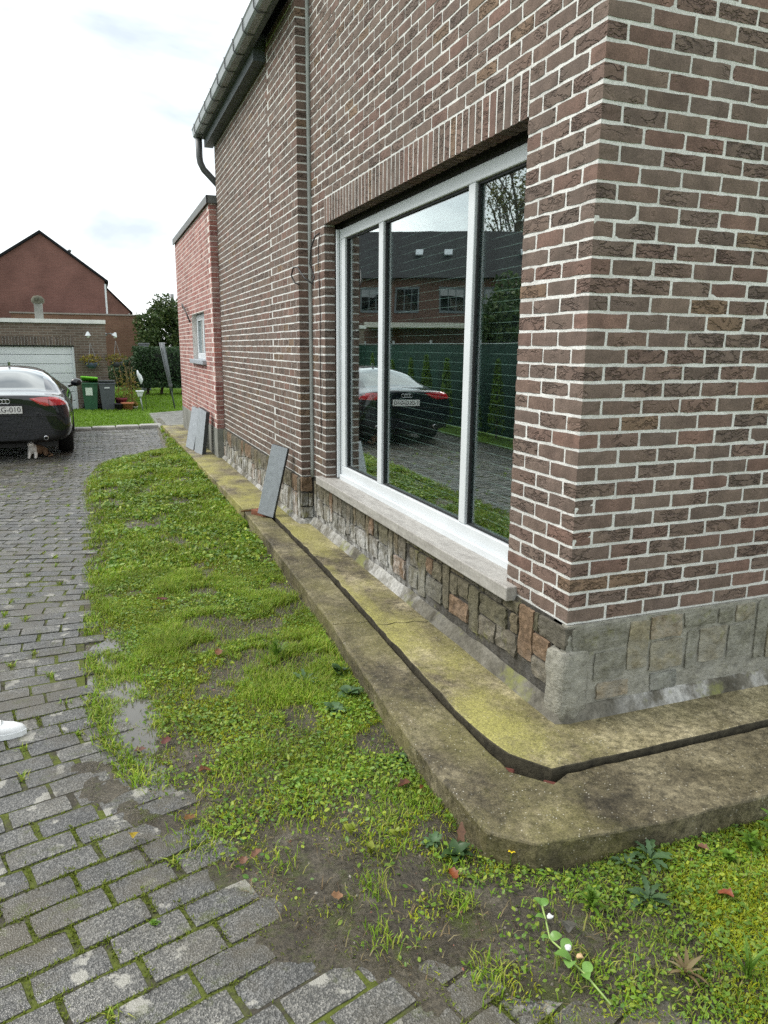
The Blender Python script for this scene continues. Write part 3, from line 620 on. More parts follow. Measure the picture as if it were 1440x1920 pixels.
# hidden carcass: inner leaf, floor, ceiling, back walls, roof
cm = MB()
cm.box(0.30, 5.4, 0.10, 0.20, 0.1, ZT); cm.box(5.3, 5.4, 0.2, 9.0, 0.1, ZT); cm.box(0.12, 5.3, 8.11, 8.195, 0.1, 4.3)
cm.box(0.12, 0.22, 0.21, WY0-0.04, 0.1, ZT); cm.box(0.12, 0.22, WY1+0.04, 8.1, 0.1, 4.3); cm.box(0.121, 0.22, WY0-0.04, WY1+0.04, 2.70, ZT); cm.box(0.121, 0.22, WY0-0.04, WY1+0.04, 0.1, 0.60)
cm.box(0.22, 5.3, 0.2, 8.1, 0.28, 0.38); cm.box(0.22, 5.3, 0.2, 8.1, 2.85, 2.95); cm.box(3.4, 3.5, 0.2, 8.1, 0.38, 2.85); cm.box(0.23, 3.4, 4.4, 4.5, 0.38, 2.85)
cm.build('inner_walls', M_ROOM, house)
rf = MB()   # roofs, above the picture
rf.add([(-0.25, -0.25, ZT+0.02), (5.6, -0.25, ZT+0.02), (5.6, 3.95, ZT+0.02), (-0.25, 3.95, ZT+0.02), (-0.25, -0.25, ZT+0.16), (5.6, -0.25, ZT+0.16), (5.6, 3.95, ZT+0.16), (-0.25, 3.95, ZT+0.16)],
       [(3, 2, 1, 0), (4, 5, 6, 7), (0, 1, 5, 4), (1, 2, 6, 5), (2, 3, 7, 6), (3, 0, 4, 7)])
rf.build('roof', M_TILE, house)
ZE = 4.45
r3 = MB(); m_ = [( -0.30, ZE+0.03), (2.4, ZE+1.75), (5.4, ZE+0.03)]
r3.add([(x, yy, z) for yy in (RET+0.01, FY1+0.12) for x, z in m_]+[(x, yy, z+0.07) for yy in (RET+0.01, FY1+0.12) for x, z in m_],
       [(0, 1, 4, 3), (1, 2, 5, 4), (6, 9, 10, 7), (7, 10, 11, 8), (0, 3, 9, 6), (2, 8, 11, 5), (0, 6, 7, 1), (1, 7, 8, 2), (3, 4, 10, 9), (4, 5, 11, 10)])
r3.build('roof', M_TILE, house)
gw = MB(); gw.add([(0.0, FY1-0.11, ZB+FARTOP*H-0.05), (5.2, FY1-0.11, ZB+FARTOP*H-0.05), (2.4, FY1-0.11, ZE+1.7)], [(0, 1, 2)]); gw.build('gable_infill', M_GARB, house)
# soffit box, fascia and gutter
sb = MB(); sb.box(FX-0.115, FX-0.003, SEAM+0.07, FY1+0.10, ZB+FARTOP*H-0.17, ZB+FARTOP*H+0.05); sb.build('fascia_board', M_SOFFIT, house)
sb = MB(); sb.box(-0.26, FX-0.116, RET+0.02, FY1+0.10, ZE-0.075, ZE-0.055); sb.build('soffit', M_SOFFIT, house)
sb = MB(); sb.box(FX-0.128, FX-0.1155, RET+0.02, FY1+0.11, ZB+FARTOP*H-0.045, ZB+FARTOP*H-0.005); sb.build('white_trim', M_PVC, house)
gu = empty('gutter', (0, 0, 0), parent=house)
gp = [(-0.225, ZE+0.045), (-0.225, ZE-0.05), (-0.24, ZE-0.062), (-0.325, ZE-0.062), (-0.345, ZE-0.045), (-0.352, ZE+0.03), (-0.362, ZE+0.045), (-0.366, ZE+0.035), (-0.357, ZE+0.02), (-0.349, ZE-0.048), (-0.328, ZE-0.068), (-0.235, ZE-0.068), (-0.219, ZE-0.052), (-0.219, ZE+0.045)]
g = MB(); n = len(gp); yy = (RET+0.03, FY1+0.14)
g.add([(x, y, z) for y in yy for x, z in gp], [(i, (i+1) % n, n+(i+1) % n, n+i) for i in range(n)]+[tuple(range(n)), tuple(range(2*n-1, n-1, -1))])
g.add([(x, FY1+0.139, z) for x, z in gp[:7]], [tuple(range(7))])
g.build('trough', M_ZINC, gu)
for i in range(9):
    yb = RET+0.35+i*0.48; b = MB(); b.tube([(-0.222, yb, ZE+0.03), (-0.232, yb, ZE-0.068), (-0.325, yb, ZE-0.078), (-0.358, yb, ZE-0.05), (-0.366, yb, ZE+0.048)], 0.0055, 6); b.build('bracket', M_PIPE, gu, True)
dp = MB(); dp.tube([(-0.285, FY1+0.08, ZE-0.05), (-0.285, FY1+0.08, ZE-0.30), (-0.275, FY1+0.08, ZE-0.37), (-0.235, FY1+0.08, ZE-0.45), (-0.02, FY1+0.08, ZE-0.66), (0.05, FY1+0.08, ZE-0.72), (0.08, FY1+0.08, ZE-0.80), (0.08, FY1+0.08, 3.62)], 0.043, 14); dp.build('downpipe', M_PIPE, house, True)
# sealant in the inside corner
se = MB(); pts = [(-0.012+0.003*noise.noise(Vector((0, 0, z*3))), RET-0.012, z) for z in np.arange(ZB-0.01, ZB+FARTOP*H+0.8, 0.12)]
se.tube(pts, [0.017+0.004*noise.noise(Vector((4, 0, z*5))) for z in range(len(pts))], 8); se.build('sealant_joint', M_SEAL, house, True)
# loose cable
cb = MB(); cb.tube([(-0.012, 3.60, 2.60), (-0.03, 3.66, 2.585), (-0.05, 3.72, 2.50), (-0.055, 3.74, 2.38), (-0.03, 3.70, 2.27), (-0.06, 3.66, 2.215)], 0.0065, 8)
cb.tube([(-0.06, 3.66, 2.215), (-0.10, 3.76, 2.27), (-0.13, 3.86, 2.36), (-0.15, 3.92, 2.36), (-0.16, 3.95, 2.30), (-0.14, 3.92, 2.24), (-0.12, 3.85, 2.22)], 0.006, 8)
cb.tube([(-0.012, 3.60, 2.59)]+[(-0.010+0.003*math.sin(z*7), 3.615+0.012*math.sin(z*3.1), z) for z in np.arange(2.5, 0.85, -0.1)], 0.0035, 6); cb.build('cable', M_CABLE, house, True)

# window
win = empty('window', (0, 0, 0), parent=house); XF = 0.115
z0, z1 = 0.635, ZB+LINT*H-0.032; ya, yb = WY0+0.012, WY1-0.075
FB, FT = 0.100, 0.075
fr = MB()
def bar(x0, x1, y0, y1, zz0, zz1): fr.bbox(x0, x1, y0, y1, zz0, zz1, 0.006)
bar(XF, XF+0.07, ya, yb, z0, z0+FB); bar(XF, XF+0.07, ya, yb, z1-FT, z1)
for (p, q) in ((ya, ya+0.08), (1.18, 1.255), (2.50, 2.585), (yb-0.09, yb)): bar(XF+0.0006, XF+0.0706, p, q, z0+FB+0.0005, z1-FT-0.0005)
bar(XF-0.022, XF-0.001, ya-0.004, yb, z0-0.018, z0+0.028)
fr.build('frame', M_PVC, win)
gr = MB(); gr.bbox(XF-0.030, XF-0.005, WY1-0.055, WY1-0.028, z0-0.005, z1, 0.004); gr.bbox(XF-0.005, XF+0.05, WY1-0.072, WY1-0.06, z0, z1, 0.003); gr.build('shutter_rail', M_PVC, win)
mb = MB(); mb.box(XF-0.002, XF+0.05, WY1-0.0595, WY1-0.0005, z0-0.03, z1+0.006); mb.box(XF+0.03, XF+0.12, WY0-0.02, WY1-0.0015, z1+0.0003, z1+0.07); mb.build('dark_recess', plain('dark_brown_board', (0.035, 0.03, 0.026), 0.8), win)
panes = [(ya+0.08, 1.18), (1.255, 2.50), (2.585, yb-0.09)]
for (p, q) in panes:
    g = MB(); g.box(XF+0.032, XF+0.036, p-0.004, q+0.004, z0+FB-0.005, z1-FT+0.005); g.build('pane', M_GLASS, win)
    gk = MB(); t = 0.012
    for (a, b, c, d) in ((p, p+t, z0+FB, z1-FT), (q-t, q, z0+FB, z1-FT), (p+t, q-t, z0+FB, z0+FB+t), (p+t, q-t, z1-FT-t, z1-FT)): gk.box(XF+0.018, XF+0.0315, a, b, c, d)
    gk.build('gasket', M_GASKET, win)
    sp = MB(); t2 = 0.02
    for (a, b, c, d) in ((p, p+t2, z0+FB+0.015, z1-FT-0.015), (q-t2, q, z0+FB+0.015, z1-FT-0.015)): sp.box(XF+0.042, XF+0.058, a, b, c, d)
    sp.build('spacer', M_ZINC, win)
bl = empty('blind', (0, 0, 0), parent=None); tag(bl, 'closed charcoal slatted blind behind the big corner window', 'blind')
sm = MB(); sm.box(-0.003, 0.003, WY0+0.05, WY1-0.1, -0.026, 0.026); sm.box(-0.0050, -0.0031, WY0+0.05, WY1-0.1, 0.0225, 0.026); sme = sm.mesh('slat', M_SLAT); sme.materials.append(plain('pale_slat_edge', (0.42, 0.44, 0.42), 0.5))  # pale lip colour paints the thin highlight along each slat edge
for p_ in list(sme.polygons)[6:]: p_.material_index = 1
for i in range(37):
    o = link('slat', sme, bl); o.location = (0.235, 0, z0+0.06+i*0.0535); o.rotation_euler = (0, R(-16), 0)
# stone sill
si = MB(); si.bbox(-0.055, XF+0.02, WY0-0.10, WY1+0.13, 0.553, 0.622, 0.006); si.build('sill', M_SILL, house)

# plinth
pl = empty('plinth', (0, 0, 0), parent=house)
pm = MB(); pm.box(-0.004, 0.10, 0.03, RET-0.01, 0.10, ZB-0.006); pm.box(-0.1095, 0.10, RET, FY1, 0.10, ZB-0.006); pm.build('mortar', stone_mat('dark_pointing', [(0.060, 0.055, 0.046), (0.060, 0.055, 0.046)]), pl)
pm = MB(); pm.box(-0.004, 5.4, -0.012, 0.09, 0.10, ZB-0.006); pm.build('mortar', M_GRENDER, pl)
st = [(0.233, 0.348, 0.31, 0.563), (0.740, 0.843, 0.25, 0.50), (1.084, 1.164, 0.27, 0.55), (1.405, 1.507, 0.23, 0.50), (0.190, 0.222, 0.475, 0.561), (-0.012, 0.182, 0.47, 0.566), (0.102, 0.225, 0.365, 0.465), (0.083, 0.225, 0.265, 0.355),
      (0.468, 0.727, 0.385, 0.49), (0.362, 0.425, 0.40, 0.49), (0.360, 0.500, 0.50, 0.555), (0.568, 0.728, 0.27, 0.375), (0.362, 0.550, 0.28, 0.388), (0.513, 0.675, 0.50, 0.552), (0.690, 0.735, 0.505, 0.552), (0.856, 0.975, 0.40, 0.50), (0.750, 0.900, 0.512, 0.552),
      (0.915, 1.072, 0.51, 0.553), (0.986, 1.074, 0.385, 0.495), (0.860, 1.074, 0.27, 0.375), (1.180, 1.300, 0.40, 0.50), (1.312, 1.393, 0.41, 0.50), (1.178, 1.393, 0.27, 0.388), (1.175, 1.265, 0.512, 0.553), (1.280, 1.50, 0.512, 0.553), (1.52, 1.64, 0.39, 0.50), (1.52, 1.655, 0.25, 0.375), (1.52, 1.70, 0.512, 0.552)]
y = 1.72; k = 0
while y < RET-0.12:
    if k % 3 == 1:
        wd = random.uniform(0.055, 0.09); st.append((y, y+wd, random.uniform(0.24, 0.29), 0.55))
    else:
        wd = random.uniform(0.11, 0.20); zz = random.uniform(0.37, 0.42); st.append((y, y+wd, 0.255, zz-0.012))
        if random.random() < 0.5: st.append((y, y+wd, zz, 0.55))
        else: m_ = y+wd*random.uniform(0.4, 0.6); st += [(y, m_-0.008, zz, 0.55), (m_+0.006, y+wd, zz, 0.55)]
    y += wd+random.uniform(0.013, 0.022); k += 1
y = RET+0.02; st2 = []
while y < FY1-0.1:
    wd = random.uniform(0.06, 0.2)
    if wd < 0.09: st2.append((y, y+wd, 0.19, 0.56))
    else: zz = random.uniform(0.33, 0.42); st2 += [(y, y+wd, 0.19, zz-0.012), (y, y+wd, zz, 0.56)]
    y += wd+random.uniform(0.01, 0.018)
SV = [rough_unit(k+90, (4, 2, 4), (0.07, 0.16, 0.07), 0.03) for k in range(8)]
def stones(lst, plane, mat, facing='x', name='stone', dep=0.055):
    ms = []
    for v, f in SV:
        me = bpy.data.meshes.new(name); me.from_pydata(v.tolist(), [], f.tolist()); me.materials.append(mat); ms.append(me)
    for i, (a, b, c, d) in enumerate(lst):
        o = bpy.data.objects.new(name, ms[i*3 % 8]); COL.objects.link(o); o.parent = pl
        if facing == 'x': o.location = (plane+dep/2, (a+b)/2, (c+d)/2); o.scale = (b-a, dep, d-c); o.rotation_euler = (random.uniform(-.03, .03), 0, math.pi/2)
        else: o.location = ((a+b)/2, plane+dep/2, (c+d)/2); o.scale = (b-a, dep, d-c); o.rotation_euler = (0, random.uniform(-.04, .04), 0)
stones(st, -0.017, M_STONE); stones(st2, FX-0.024, M_STONE); stones([(-0.115, -0.02, 0.44, 0.57), (-0.115, -0.06, 0.31, 0.425), (-0.05, -0.015, 0.30, 0.425), (-0.115, -0.015, 0.20, 0.295)], RET-0.02, M_STONE, 'y')
st3 = [(-0.01, 0.13, 0.17, 0.43)]; x = 0.15
fs = [(0.02, 0.30, 0.455, 0.565), (0.14, 0.30, 0.31, 0.44), (0.315, 0.42, 0.33, 0.56), (0.43, 0.60, 0.46, 0.565), (0.435, 0.62, 0.31, 0.45), (0.615, 0.80, 0.49, 0.565), (0.64, 0.70, 0.29, 0.475), (0.715, 0.87, 0.31, 0.475), (0.815, 0.90, 0.49, 0.56), (0.885, 1.02, 0.31, 0.47), (0.92, 1.03, 0.48, 0.565), (1.05, 1.11, 0.28, 0.565), (0.16, 0.33, 0.22, 0.295), (0.45, 0.60, 0.21, 0.295)]
x = 1.13
while x < 4.5:
    wd = random.uniform(0.08, 0.22); zz = random.uniform(0.38, 0.47); fs += [(x, x+wd, 0.27, zz-0.01), (x, x+wd, zz, 0.565)]; x += wd+0.015
stones(fs, -0.021, M_GSTONE, 'y', dep=0.04)
me_v, me_f = SV[3]
q = MB(); q.add([Vector(v) for v in me_v], [tuple(f) for f in me_f]); o = q.build('corner_stone', M_GRENDER, pl, True); o.location = (0.030, 0.022, 0.31); o.scale = (0.13, 0.12, 0.31); o.rotation_euler = (0, 0, 0.1)
# cement band and fillet at the foot of the plinth
def band(path, zt, proud, name, seed):
    V = []; F = []; rows_ = 7; P = []
    for i in range(len(path)-1):
        a = Vector(path[i]); b = Vector(path[i+1]); m = max(2, int((b-a).length/0.035))
        for k in range(m+(i == len(path)-2)): P.append((a+(b-a)*(k/m)))
    for i, p in enumerate(P):
        t = (P[min(i+1, len(P)-1)]-P[max(i-1, 0)]).normalized(); nr = Vector((t.y, -t.x))
        top = zt+0.012*noise.noise(Vector((p.x*4, p.y*4, seed)))+0.006*noise.noise(Vector((p.x*9, p.y*9, seed)))
        for j in range(rows_):
            u = j/(rows_-1); z = 0.145+(top-0.145)*u; d = proud*(1-u)**2.5+0.024*(1-u**4)+0.003*noise.noise(Vector((p.x*5, p.y*5, z*9+seed)))-0.004*u
            V.append((p.x+nr.x*d, p.y+nr.y*d, z))
    for i in range(len(P)-1):
        for j in range(rows_-1): a = i*rows_+j; F.append((a, a+rows_, a+rows_+1, a+1))
    mb = MB(); mb.add(V, F); return mb.build(name, M_BAND, pl, True)
band([(-0.012, RET), (-0.012, -0.015), (0.02, -0.0085), (5.4, -0.022)], 0.215, 0.024, 'cement_band', 1)
band([(-0.12, FY1), (-0.12, RET-0.015), (-0.02, RET-0.02)], 0.19, 0.010, 'cement_band', 2)

# ------------------------------------------------------------------ red brick extension
EX = -0.20; EY0, EY1 = 8.205, 12.70; EZ0 = 0.56; EZ1 = 3.60
ext = empty('red_extension', (0, 0, 0)); tag(ext, 'flat-roofed red brick extension with small white window behind the house', 'extension')
EB = []; WA, WB, WZ0, WZ1 = 9.10, 10.60, 1.44, 2.22
k = 0; z = EZ0
while z < EZ1-0.03:
    za, zb = z+0.005, min(z+H-0.006, EZ1); o0 = 0.0 if k % 2 else 0.1
    EB.append((EX, EX+0.14, EY0, EY0+0.09, za, zb, 0))
    y = EY0+0.10+o0
    while y < EY1:
        e_ = min(y+0.188, EY1); segs = [(y, e_)]
        if zb > WZ0 and za < WZ1: segs = [s for s in ((y, min(e_, WA)), (max(y, WB), e_)) if s[1]-s[0] > 0.02]
        for (p, q) in segs: EB.append((EX+random.uniform(-.0003, .0003), EX+0.09, p, q, za, zb, 0))
        y = e_+0.011
    z += H; k += 1
v, f = rough_unit(3, (1, 1, 1), (0.0, 0.0, 0.03), 0.0); AV = []; AF = []; b = 0
for (x0, x1, y0, y1, za, zb, _) in EB:
    AV.append(v[:, [1, 0, 2]]*np.array((x1-x0, y1-y0, zb-za), np.float32)+np.array(((x0+x1)/2, (y0+y1)/2, (za+zb)/2), np.float32)); AF.append(f[:, ::-1]+b); b += len(v)
o = mesh_np('brickwork', np.concatenate(AV), np.concatenate(AF), M_RED, ext); o['kind'] = 'stuff'
mm = MB(); a = EX+0.0006
mm.box(a, 0.2, EY0+0.004, WA+0.003, EZ0, EZ1); mm.box(a, 0.2, WB-0.003, EY1-0.004, EZ0, EZ1); mm.box(a, 0.2, WA+0.003, WB-0.003, EZ0, WZ0); mm.box(a, 0.2, WA+0.003, WB-0.003, WZ1, EZ1)
mm.box(0.2, 4.0, EY0, EY0+0.1, 0, EZ1); mm.box(0.2, 4.0, EY1-0.1, EY1, 0, EZ1); mm.box(3.9, 4.0, EY0+0.1, EY1-0.1, 0, EZ1); mm.box(0.0, 3.9, EY0+0.1, EY1-0.1, EZ1-0.05, EZ1-0.002)
mm.build('mortar', plain('pinkish_mortar', (0.66, 0.62, 0.58), 0.95, 0.2, 0.2, 9, 0.5), ext)
mm = MB(); mm.box(EX-0.004, 0.3, EY0-0.004, EY1, 0.0, EZ0+0.002); mm.build('concrete_plinth', M_GREYCON, ext)
mm = MB(); mm.box(EX-0.03, 0.12, EY0-0.03, EY1+0.03, EZ1, EZ1+0.06); mm.box(EX-0.035, EX-0.02, EY0-0.034, EY1+0.034, EZ1-0.03, EZ1+0.07); mm.box(EX-0.035, 0.12, EY0-0.034, EY0-0.02, EZ1-0.03, EZ1+0.07); mm.build('coping', plain('dark_zinc_coping', (0.10, 0.105, 0.10), 0.5, 0.5, 0.3, 6), ext)
wn = empty('window', parent=ext); wx = EX+0.075; fr = MB()
for (p, q, c, d) in ((WA+0.01, WB-0.01, WZ0+0.06, WZ0+0.16), (WA+0.01, WB-0.01, WZ1-0.11, WZ1-0.01), (WA+0.01, WA+0.12, WZ0+0.1605, WZ1-0.1105), (WB-0.12, WB-0.01, WZ0+0.1605, WZ1-0.1105), (9.75, 9.87, WZ0+0.1605, WZ1-0.1105)): fr.bbox(wx, wx+0.06, p, q, c, d, 0.008)
fr.build('frame', M_PVC, wn); mb = MB(); mb.box(wx+0.03, wx+0.034, WA+0.1, WB-0.1, WZ0+0.14, WZ1-0.1); mb.build('pane', M_GLASS, wn)
mb = MB(); mb.box(wx+0.06, wx+0.066, WA+0.1, WB-0.1, WZ0+0.1, WZ1-0.08); mb.build('curtain', plain('pale_net_curtain', (0.55, 0.55, 0.52), 0.9), wn)
mb = MB(); mb.bbox(EX-0.06, wx+0.02, WA-0.06, WB+0.06, WZ0-0.005, WZ0+0.06, 0.006); mb.build('sill', M_BLUEST, ext)
cb = MB(); cb.tube([(EX-0.01, 11.75, 2.38), (EX-0.06, 11.4, 2.43), (EX-0.08, 11.0, 2.36), (EX-0.05, 10.8, 2.22), (EX-0.015, 10.72, 2.10)], 0.013, 6); cb.build('cable', M_CABLE, ext, True)
mb = MB(); mb.box(EX+0.13, EX+0.19, EY0-0.02, EY0+0.02, 0.5, EZ1); mb.build('corner_mortar', M_MORTAR, ext)

# ------------------------------------------------------------------ leaning bluestone slabs
def leaning(name, label, base, top, width_dir, wd, th, grp):
    """slab whose foot edge starts at base and leans to top"""
    b = Vector(base); t = Vector(top); u = (t-b); L = u.length; u.normalize(); wv = Vector(width_dir).normalized(); n = u.cross(wv).normalized(); wv = n.cross(u).normalized()
    M4 = Matrix(((wv.x, u.x, n.x, b.x), (wv.y, u.y, n.y, b.y), (wv.z, u.z, n.z, b.z), (0, 0, 0, 1)))
    mb = MB(); mb.bbox(0, wd, 0, L, -th, 0, 0.004); o = mb.build(name, M_BLUEST); o.matrix_world = M4
    me = o.data; me.materials.append(M_BLUESTD)
    for p in me.polygons:
        if abs(p.normal.z) < 0.9: p.material_index = 1
    tag(o, label, 'slab', grp); return o
G1 = 'bluestone slabs leaning on the wall'
leaning('bluestone_slab', 'pale bluestone slab leaning alone beside the window sill, its foot on a red brick', (-0.405, 4.36, 0.170), (-0.262, 4.31, 0.825), (0.78, -0.62, 0.0), 0.165, 0.045, G1)
leaning('bluestone_slab', 'bluestone slab leaning at the red corner, front one of the pair nearer the window', (-0.395, 8.95, 0.150), (-0.315, 8.86, 0.82), (0.22, -0.98, 0), 0.33, 0.06, G1)
leaning('bluestone_slab', 'bluestone slab leaning on the red extension, the one of the pair farther from the window', (-0.465, 9.52, 0.150), (-0.335, 9.50, 0.78), (0.22, -0.98, 0), 0.36, 0.055, G1)
mb = MB(); mb.bbox(-0.05, 0.05, -0.10, 0.10, 0, 0.055, 0.006, T(-0.37, 4.42, 0.125) @ RZ(0.55)); tag(mb.build('red_brick', plain('loose_red_brick', (0.21, 0.085, 0.05), 0.9, 0.3, 0.3, 25, 0.5)), 'loose red brick wedged under the foot of the single bluestone slab', 'brick')
mb = MB(); mb.bbox(-0.11, 0.11, -0.008, 0.008, 0, 0.012, 0.003, T(-0.42, 4.632, 0.128)); tag(mb.build('wood_strip', plain('rust_brown_wood', (0.16, 0.075, 0.03), 0.8, 0.3, 0.3, 25)), 'thin rust-brown wooden strip in the joint across the kerb', 'wood strip')

# ------------------------------------------------------------------ garage
GY = 19.25; GX1 = -1.44; GX0 = -5.6; GZ = 2.27
gar = empty('garage', (0, GY, 0)); tag(gar, 'low brown brick garage with white sectional door and white roof edge', 'garage')
mb = MB(); DX1, DX0, DZ = -2.25, -4.75, 1.70
mb.box(DX1, GX1, 0, 0.25, 0, GZ); mb.box(GX0, DX0, 0, 0.25, 0, GZ); mb.box(DX0, DX1, 0, 0.25, DZ+0.22, GZ); mb.box(GX1-0.25, GX1, 0.25, 6, 0, GZ); mb.box(GX0, GX0+0.25, 0.25, 6, 0, GZ); mb.box(GX0+0.25, GX1-0.25, 5.75, 6, 0, GZ); mb.build('wall', M_GARB, gar)
n = 34; pw = (DX1-DX0)/n; sm = MB(); sm.bbox(-pw/2+0.005, pw/2-0.005, 0.0, 0.2, 0.005, 0.215, 0.003); sme = sm.mesh('soldier_brick', brick_mat('garage_soldier', [(0.115, 0.09, 0.075), (0.15, 0.115, 0.095), (0.13, 0.10, 0.08)]))
for i in range(n): o = link('soldier_brick', sme, gar); o.location = (DX0+pw*(i+0.5), -0.002, DZ)
mb = MB(); mb.box(DX0, DX1, 0.012, 0.2, DZ, DZ+0.22); mb.build('mortar', M_MORTAR, gar)
mb = MB(); mb.box(GX0-0.05, GX1+0.02, -0.06, 6.05, GZ, GZ+0.10); mb.build('roof_edge', plain('white_roof_edge', (0.62, 0.63, 0.61), 0.5, 0.5, 0.12, 3), gar)
dr = empty('door', parent=gar); ph = DZ/7
for i in range(7):
    mb = MB(); mb.bbox(DX0+0.06, DX1-0.05, 0.10, 0.14, i*ph+0.006, (i+1)*ph-0.004, 0.008); mb.build('panel', M_PVC, dr)
mb = MB(); mb.box(DX1-0.055, DX1-0.002, 0.05, 0.16, 0, DZ-0.045); mb.box(DX0, DX0+0.05, 0.05, 0.16, 0, DZ-0.045); mb.build('door_frame', M_PVC, dr)
mb = MB(); mb.box(DX0+0.001, DX1-0.001, 0.06, 0.17, DZ-0.04, DZ-0.001); mb.build('shadow_gap', M_BLACK, dr)
def wall_lamp(loc, label, arm):
    o = empty('wall_lamp', loc); tag(o, label, 'wall lamp')
    L = Vector(arm); mb = MB(); mb.tube([(0, 0, 0), L*0.5+Vector((0, 0, 0.03)), L], 0.012, 6); mb.lathe([(0.0, 0.01), (0.05, 0.01), (0.05, -0.01), (0, -0.01)], 10, RX(R(90))); mb.build('arm', M_ZINC, o, True)
    mb = MB(); mb.lathe([(0.02, 0.06), (0.03, 0.04), (0.075, -0.04), (0.08, -0.05), (0.07, -0.045)], 14, Matrix.Translation(L) @ RY(R(25 if L.x else 0))); mb.build('shade', M_PVC, o, True)
    mb = MB(); mb.lathe([(0.0, -0.10), (0.03, -0.09), (0.042, -0.06), (0.03, -0.02), (0.0, -0.01)], 12, Matrix.Translation(L)); mb.build('bulb', plain('pearl_bulb', (0.7, 0.7, 0.66), 0.3), o, True)
wall_lamp((-1.88, GY, 1.98), 'white wall lamp above the hanging basket on the garage front', (0, -0.16, 0.02))
wall_lamp((GX1, GY+0.25, 2.0), 'white lamp on an arm reaching out from the garage corner', (0.24, -0.10, 0.0))
def leaf_cloud(n, c, rad, size, seed, flat=0.0, shell=0.35, nz=0.35, asp=0.55):
    """n leaf faces through an uneven ellipsoid"""
    g = np.random.default_rng(seed); d = g.normal(size=(n, 3)); d /= np.linalg.norm(d, axis=1)[:, None]; r = (shell+(1-shell)*g.random(n)**0.5)
    wob = np.array([1+nz*noise.noise(Vector(p*1.9)+Vector((seed, seed*0.7, 0)))+nz*0.7*noise.noise(Vector(p*4.7)+Vector((0, seed, 3))) for p in d])
    P = np.array(c)+d*np.array(rad)*(r*wob)[:, None]
    return leaf_quads(P, size, g, asp)
def leaf_quads(P, size, g, asp=0.55, up=0.0):
    n = len(P); a = g.normal(size=(n, 3)); a[:, 2] += up; a /= np.linalg.norm(a, axis=1)[:, None]; b = np.cross(a, g.normal(size=(n, 3))); b /= np.linalg.norm(b, axis=1)[:, None]
    s = (size*(0.6+0.8*g.random(n)))[:, None]; c = np.cross(a, b)*s*0.12
    V = np.stack([P-a*s*0.5, P+b*s*asp*0.5+c, P+a*s*0.5, P-b*s*asp*0.5+c], 1).reshape(-1, 3)
    return V, np.arange(4*n).reshape(-1, 4)
def cloud_obj(name, parts, mat, parent):
    AV = []; AF = []; b = 0
    for v, f in parts: AV.append(v); AF.append(f+b); b += len(v)
    return mesh_np(name, np.concatenate(AV), np.concatenate(AF), mat, parent)
M_BASKETL = foliage_mat('autumn_basket_leaves', [(0.17, 0.18, 0.03), (0.30, 0.26, 0.04), (0.22, 0.12, 0.04), (0.10, 0.14, 0.03)])
def basket(loc, label, hang, col):
    o = empty('hanging_basket', loc); tag(o, label, 'hanging basket')
    mb = MB(); mb.lathe([(0.0, -0.16), (0.08, -0.15), (0.14, -0.08), (0.16, 0.0), (0.15, 0.0)], 16); mb.build('bowl', plain(label[:12], col, 0.6), o, True)
    mb = MB()
    for k in range(3): t = k*2.09; mb.tube([(0.15*math.cos(t), 0.15*math.sin(t), 0), (0, 0, hang)], 0.004, 5)
    mb.build('chain', M_ZINC, o); cloud_obj('foliage', [leaf_cloud(260, (0, 0, 0.07), (0.26, 0.22, 0.15), 0.07, 5+int(hang*10))], M_BASKETL, o)
basket((-1.84, GY-0.22, 1.26), 'blue hanging basket of yellowing plants on the garage front', 0.5, (0.05, 0.07, 0.11)); basket((-1.20, GY-0.05, 1.28), 'dark hanging basket of yellowing plants at the garage corner', 0.55, (0.04, 0.045, 0.05))
def wheelie(loc, label, body, lidc, openlid, sticker, rz=0.0):
    o = empty('wheelie_bin', loc, rz); tag(o, label, 'bin', 'wheeled bins beside the garage')
    mb = MB(); mb.add([(-0.15, -0.17, 0.03), (0.15, -0.17, 0.03), (0.15, 0.17, 0.03), (-0.15, 0.17, 0.03), (-0.20, -0.23, 0.74), (0.20, -0.23, 0.74), (0.20, 0.23, 0.74), (-0.20, 0.23, 0.74)], [(3, 2, 1, 0), (4, 5, 6, 7), (0, 1, 5, 4), (1, 2, 6, 5), (2, 3, 7, 6), (3, 0, 4, 7)]); mb.bbox(-0.215, 0.215, -0.245, 0.245, 0.70, 0.745, 0.01); mb.build('body', body, o)
    mb = MB(); m = T(0, 0.23, 0.748) @ RX(R(-openlid)) @ RY(R(openlid*0.35)); mb.bbox(-0.21, 0.21, -0.48, 0.02, 0.0, 0.05, 0.02, m); mb.build('lid', lidc, o, True)
    for s in (-1, 1): mb = MB(); mb.lathe([(0, -0.025), (0.09, -0.025), (0.09, 0.025), (0, 0.025)], 14, T(s*0.19, 0.17, 0.09) @ RY(R(90))); mb.build('wheel', M_BLACK, o, True)
    if sticker == 'card': mb = MB(); mb.add([(-0.11, -0.225, 0.42), (0.06, -0.225, 0.42), (0.06, -0.2385, 0.62), (-0.11, -0.2385, 0.62)], [(0, 1, 2, 3)]); mb.build('label_card', plain('white_sticker', (0.6, 0.68, 0.62), 0.5, 0.5, 0.3, 40), o)
    else: mb = MB(); mb.box(-0.07, 0.06, -0.2405, -0.236, 0.60, 0.63); mb.build('white_mark', M_PVC, o)
    return o
wheelie((-1.93, GY-0.36, 0.0), 'green wheelie bin with its lime lid propped open', plain('green_bin_plastic', (0.022, 0.085, 0.045), 0.5), plain('lime_bin_plastic', (0.16, 0.52, 0.02), 0.5), 14, 'card')
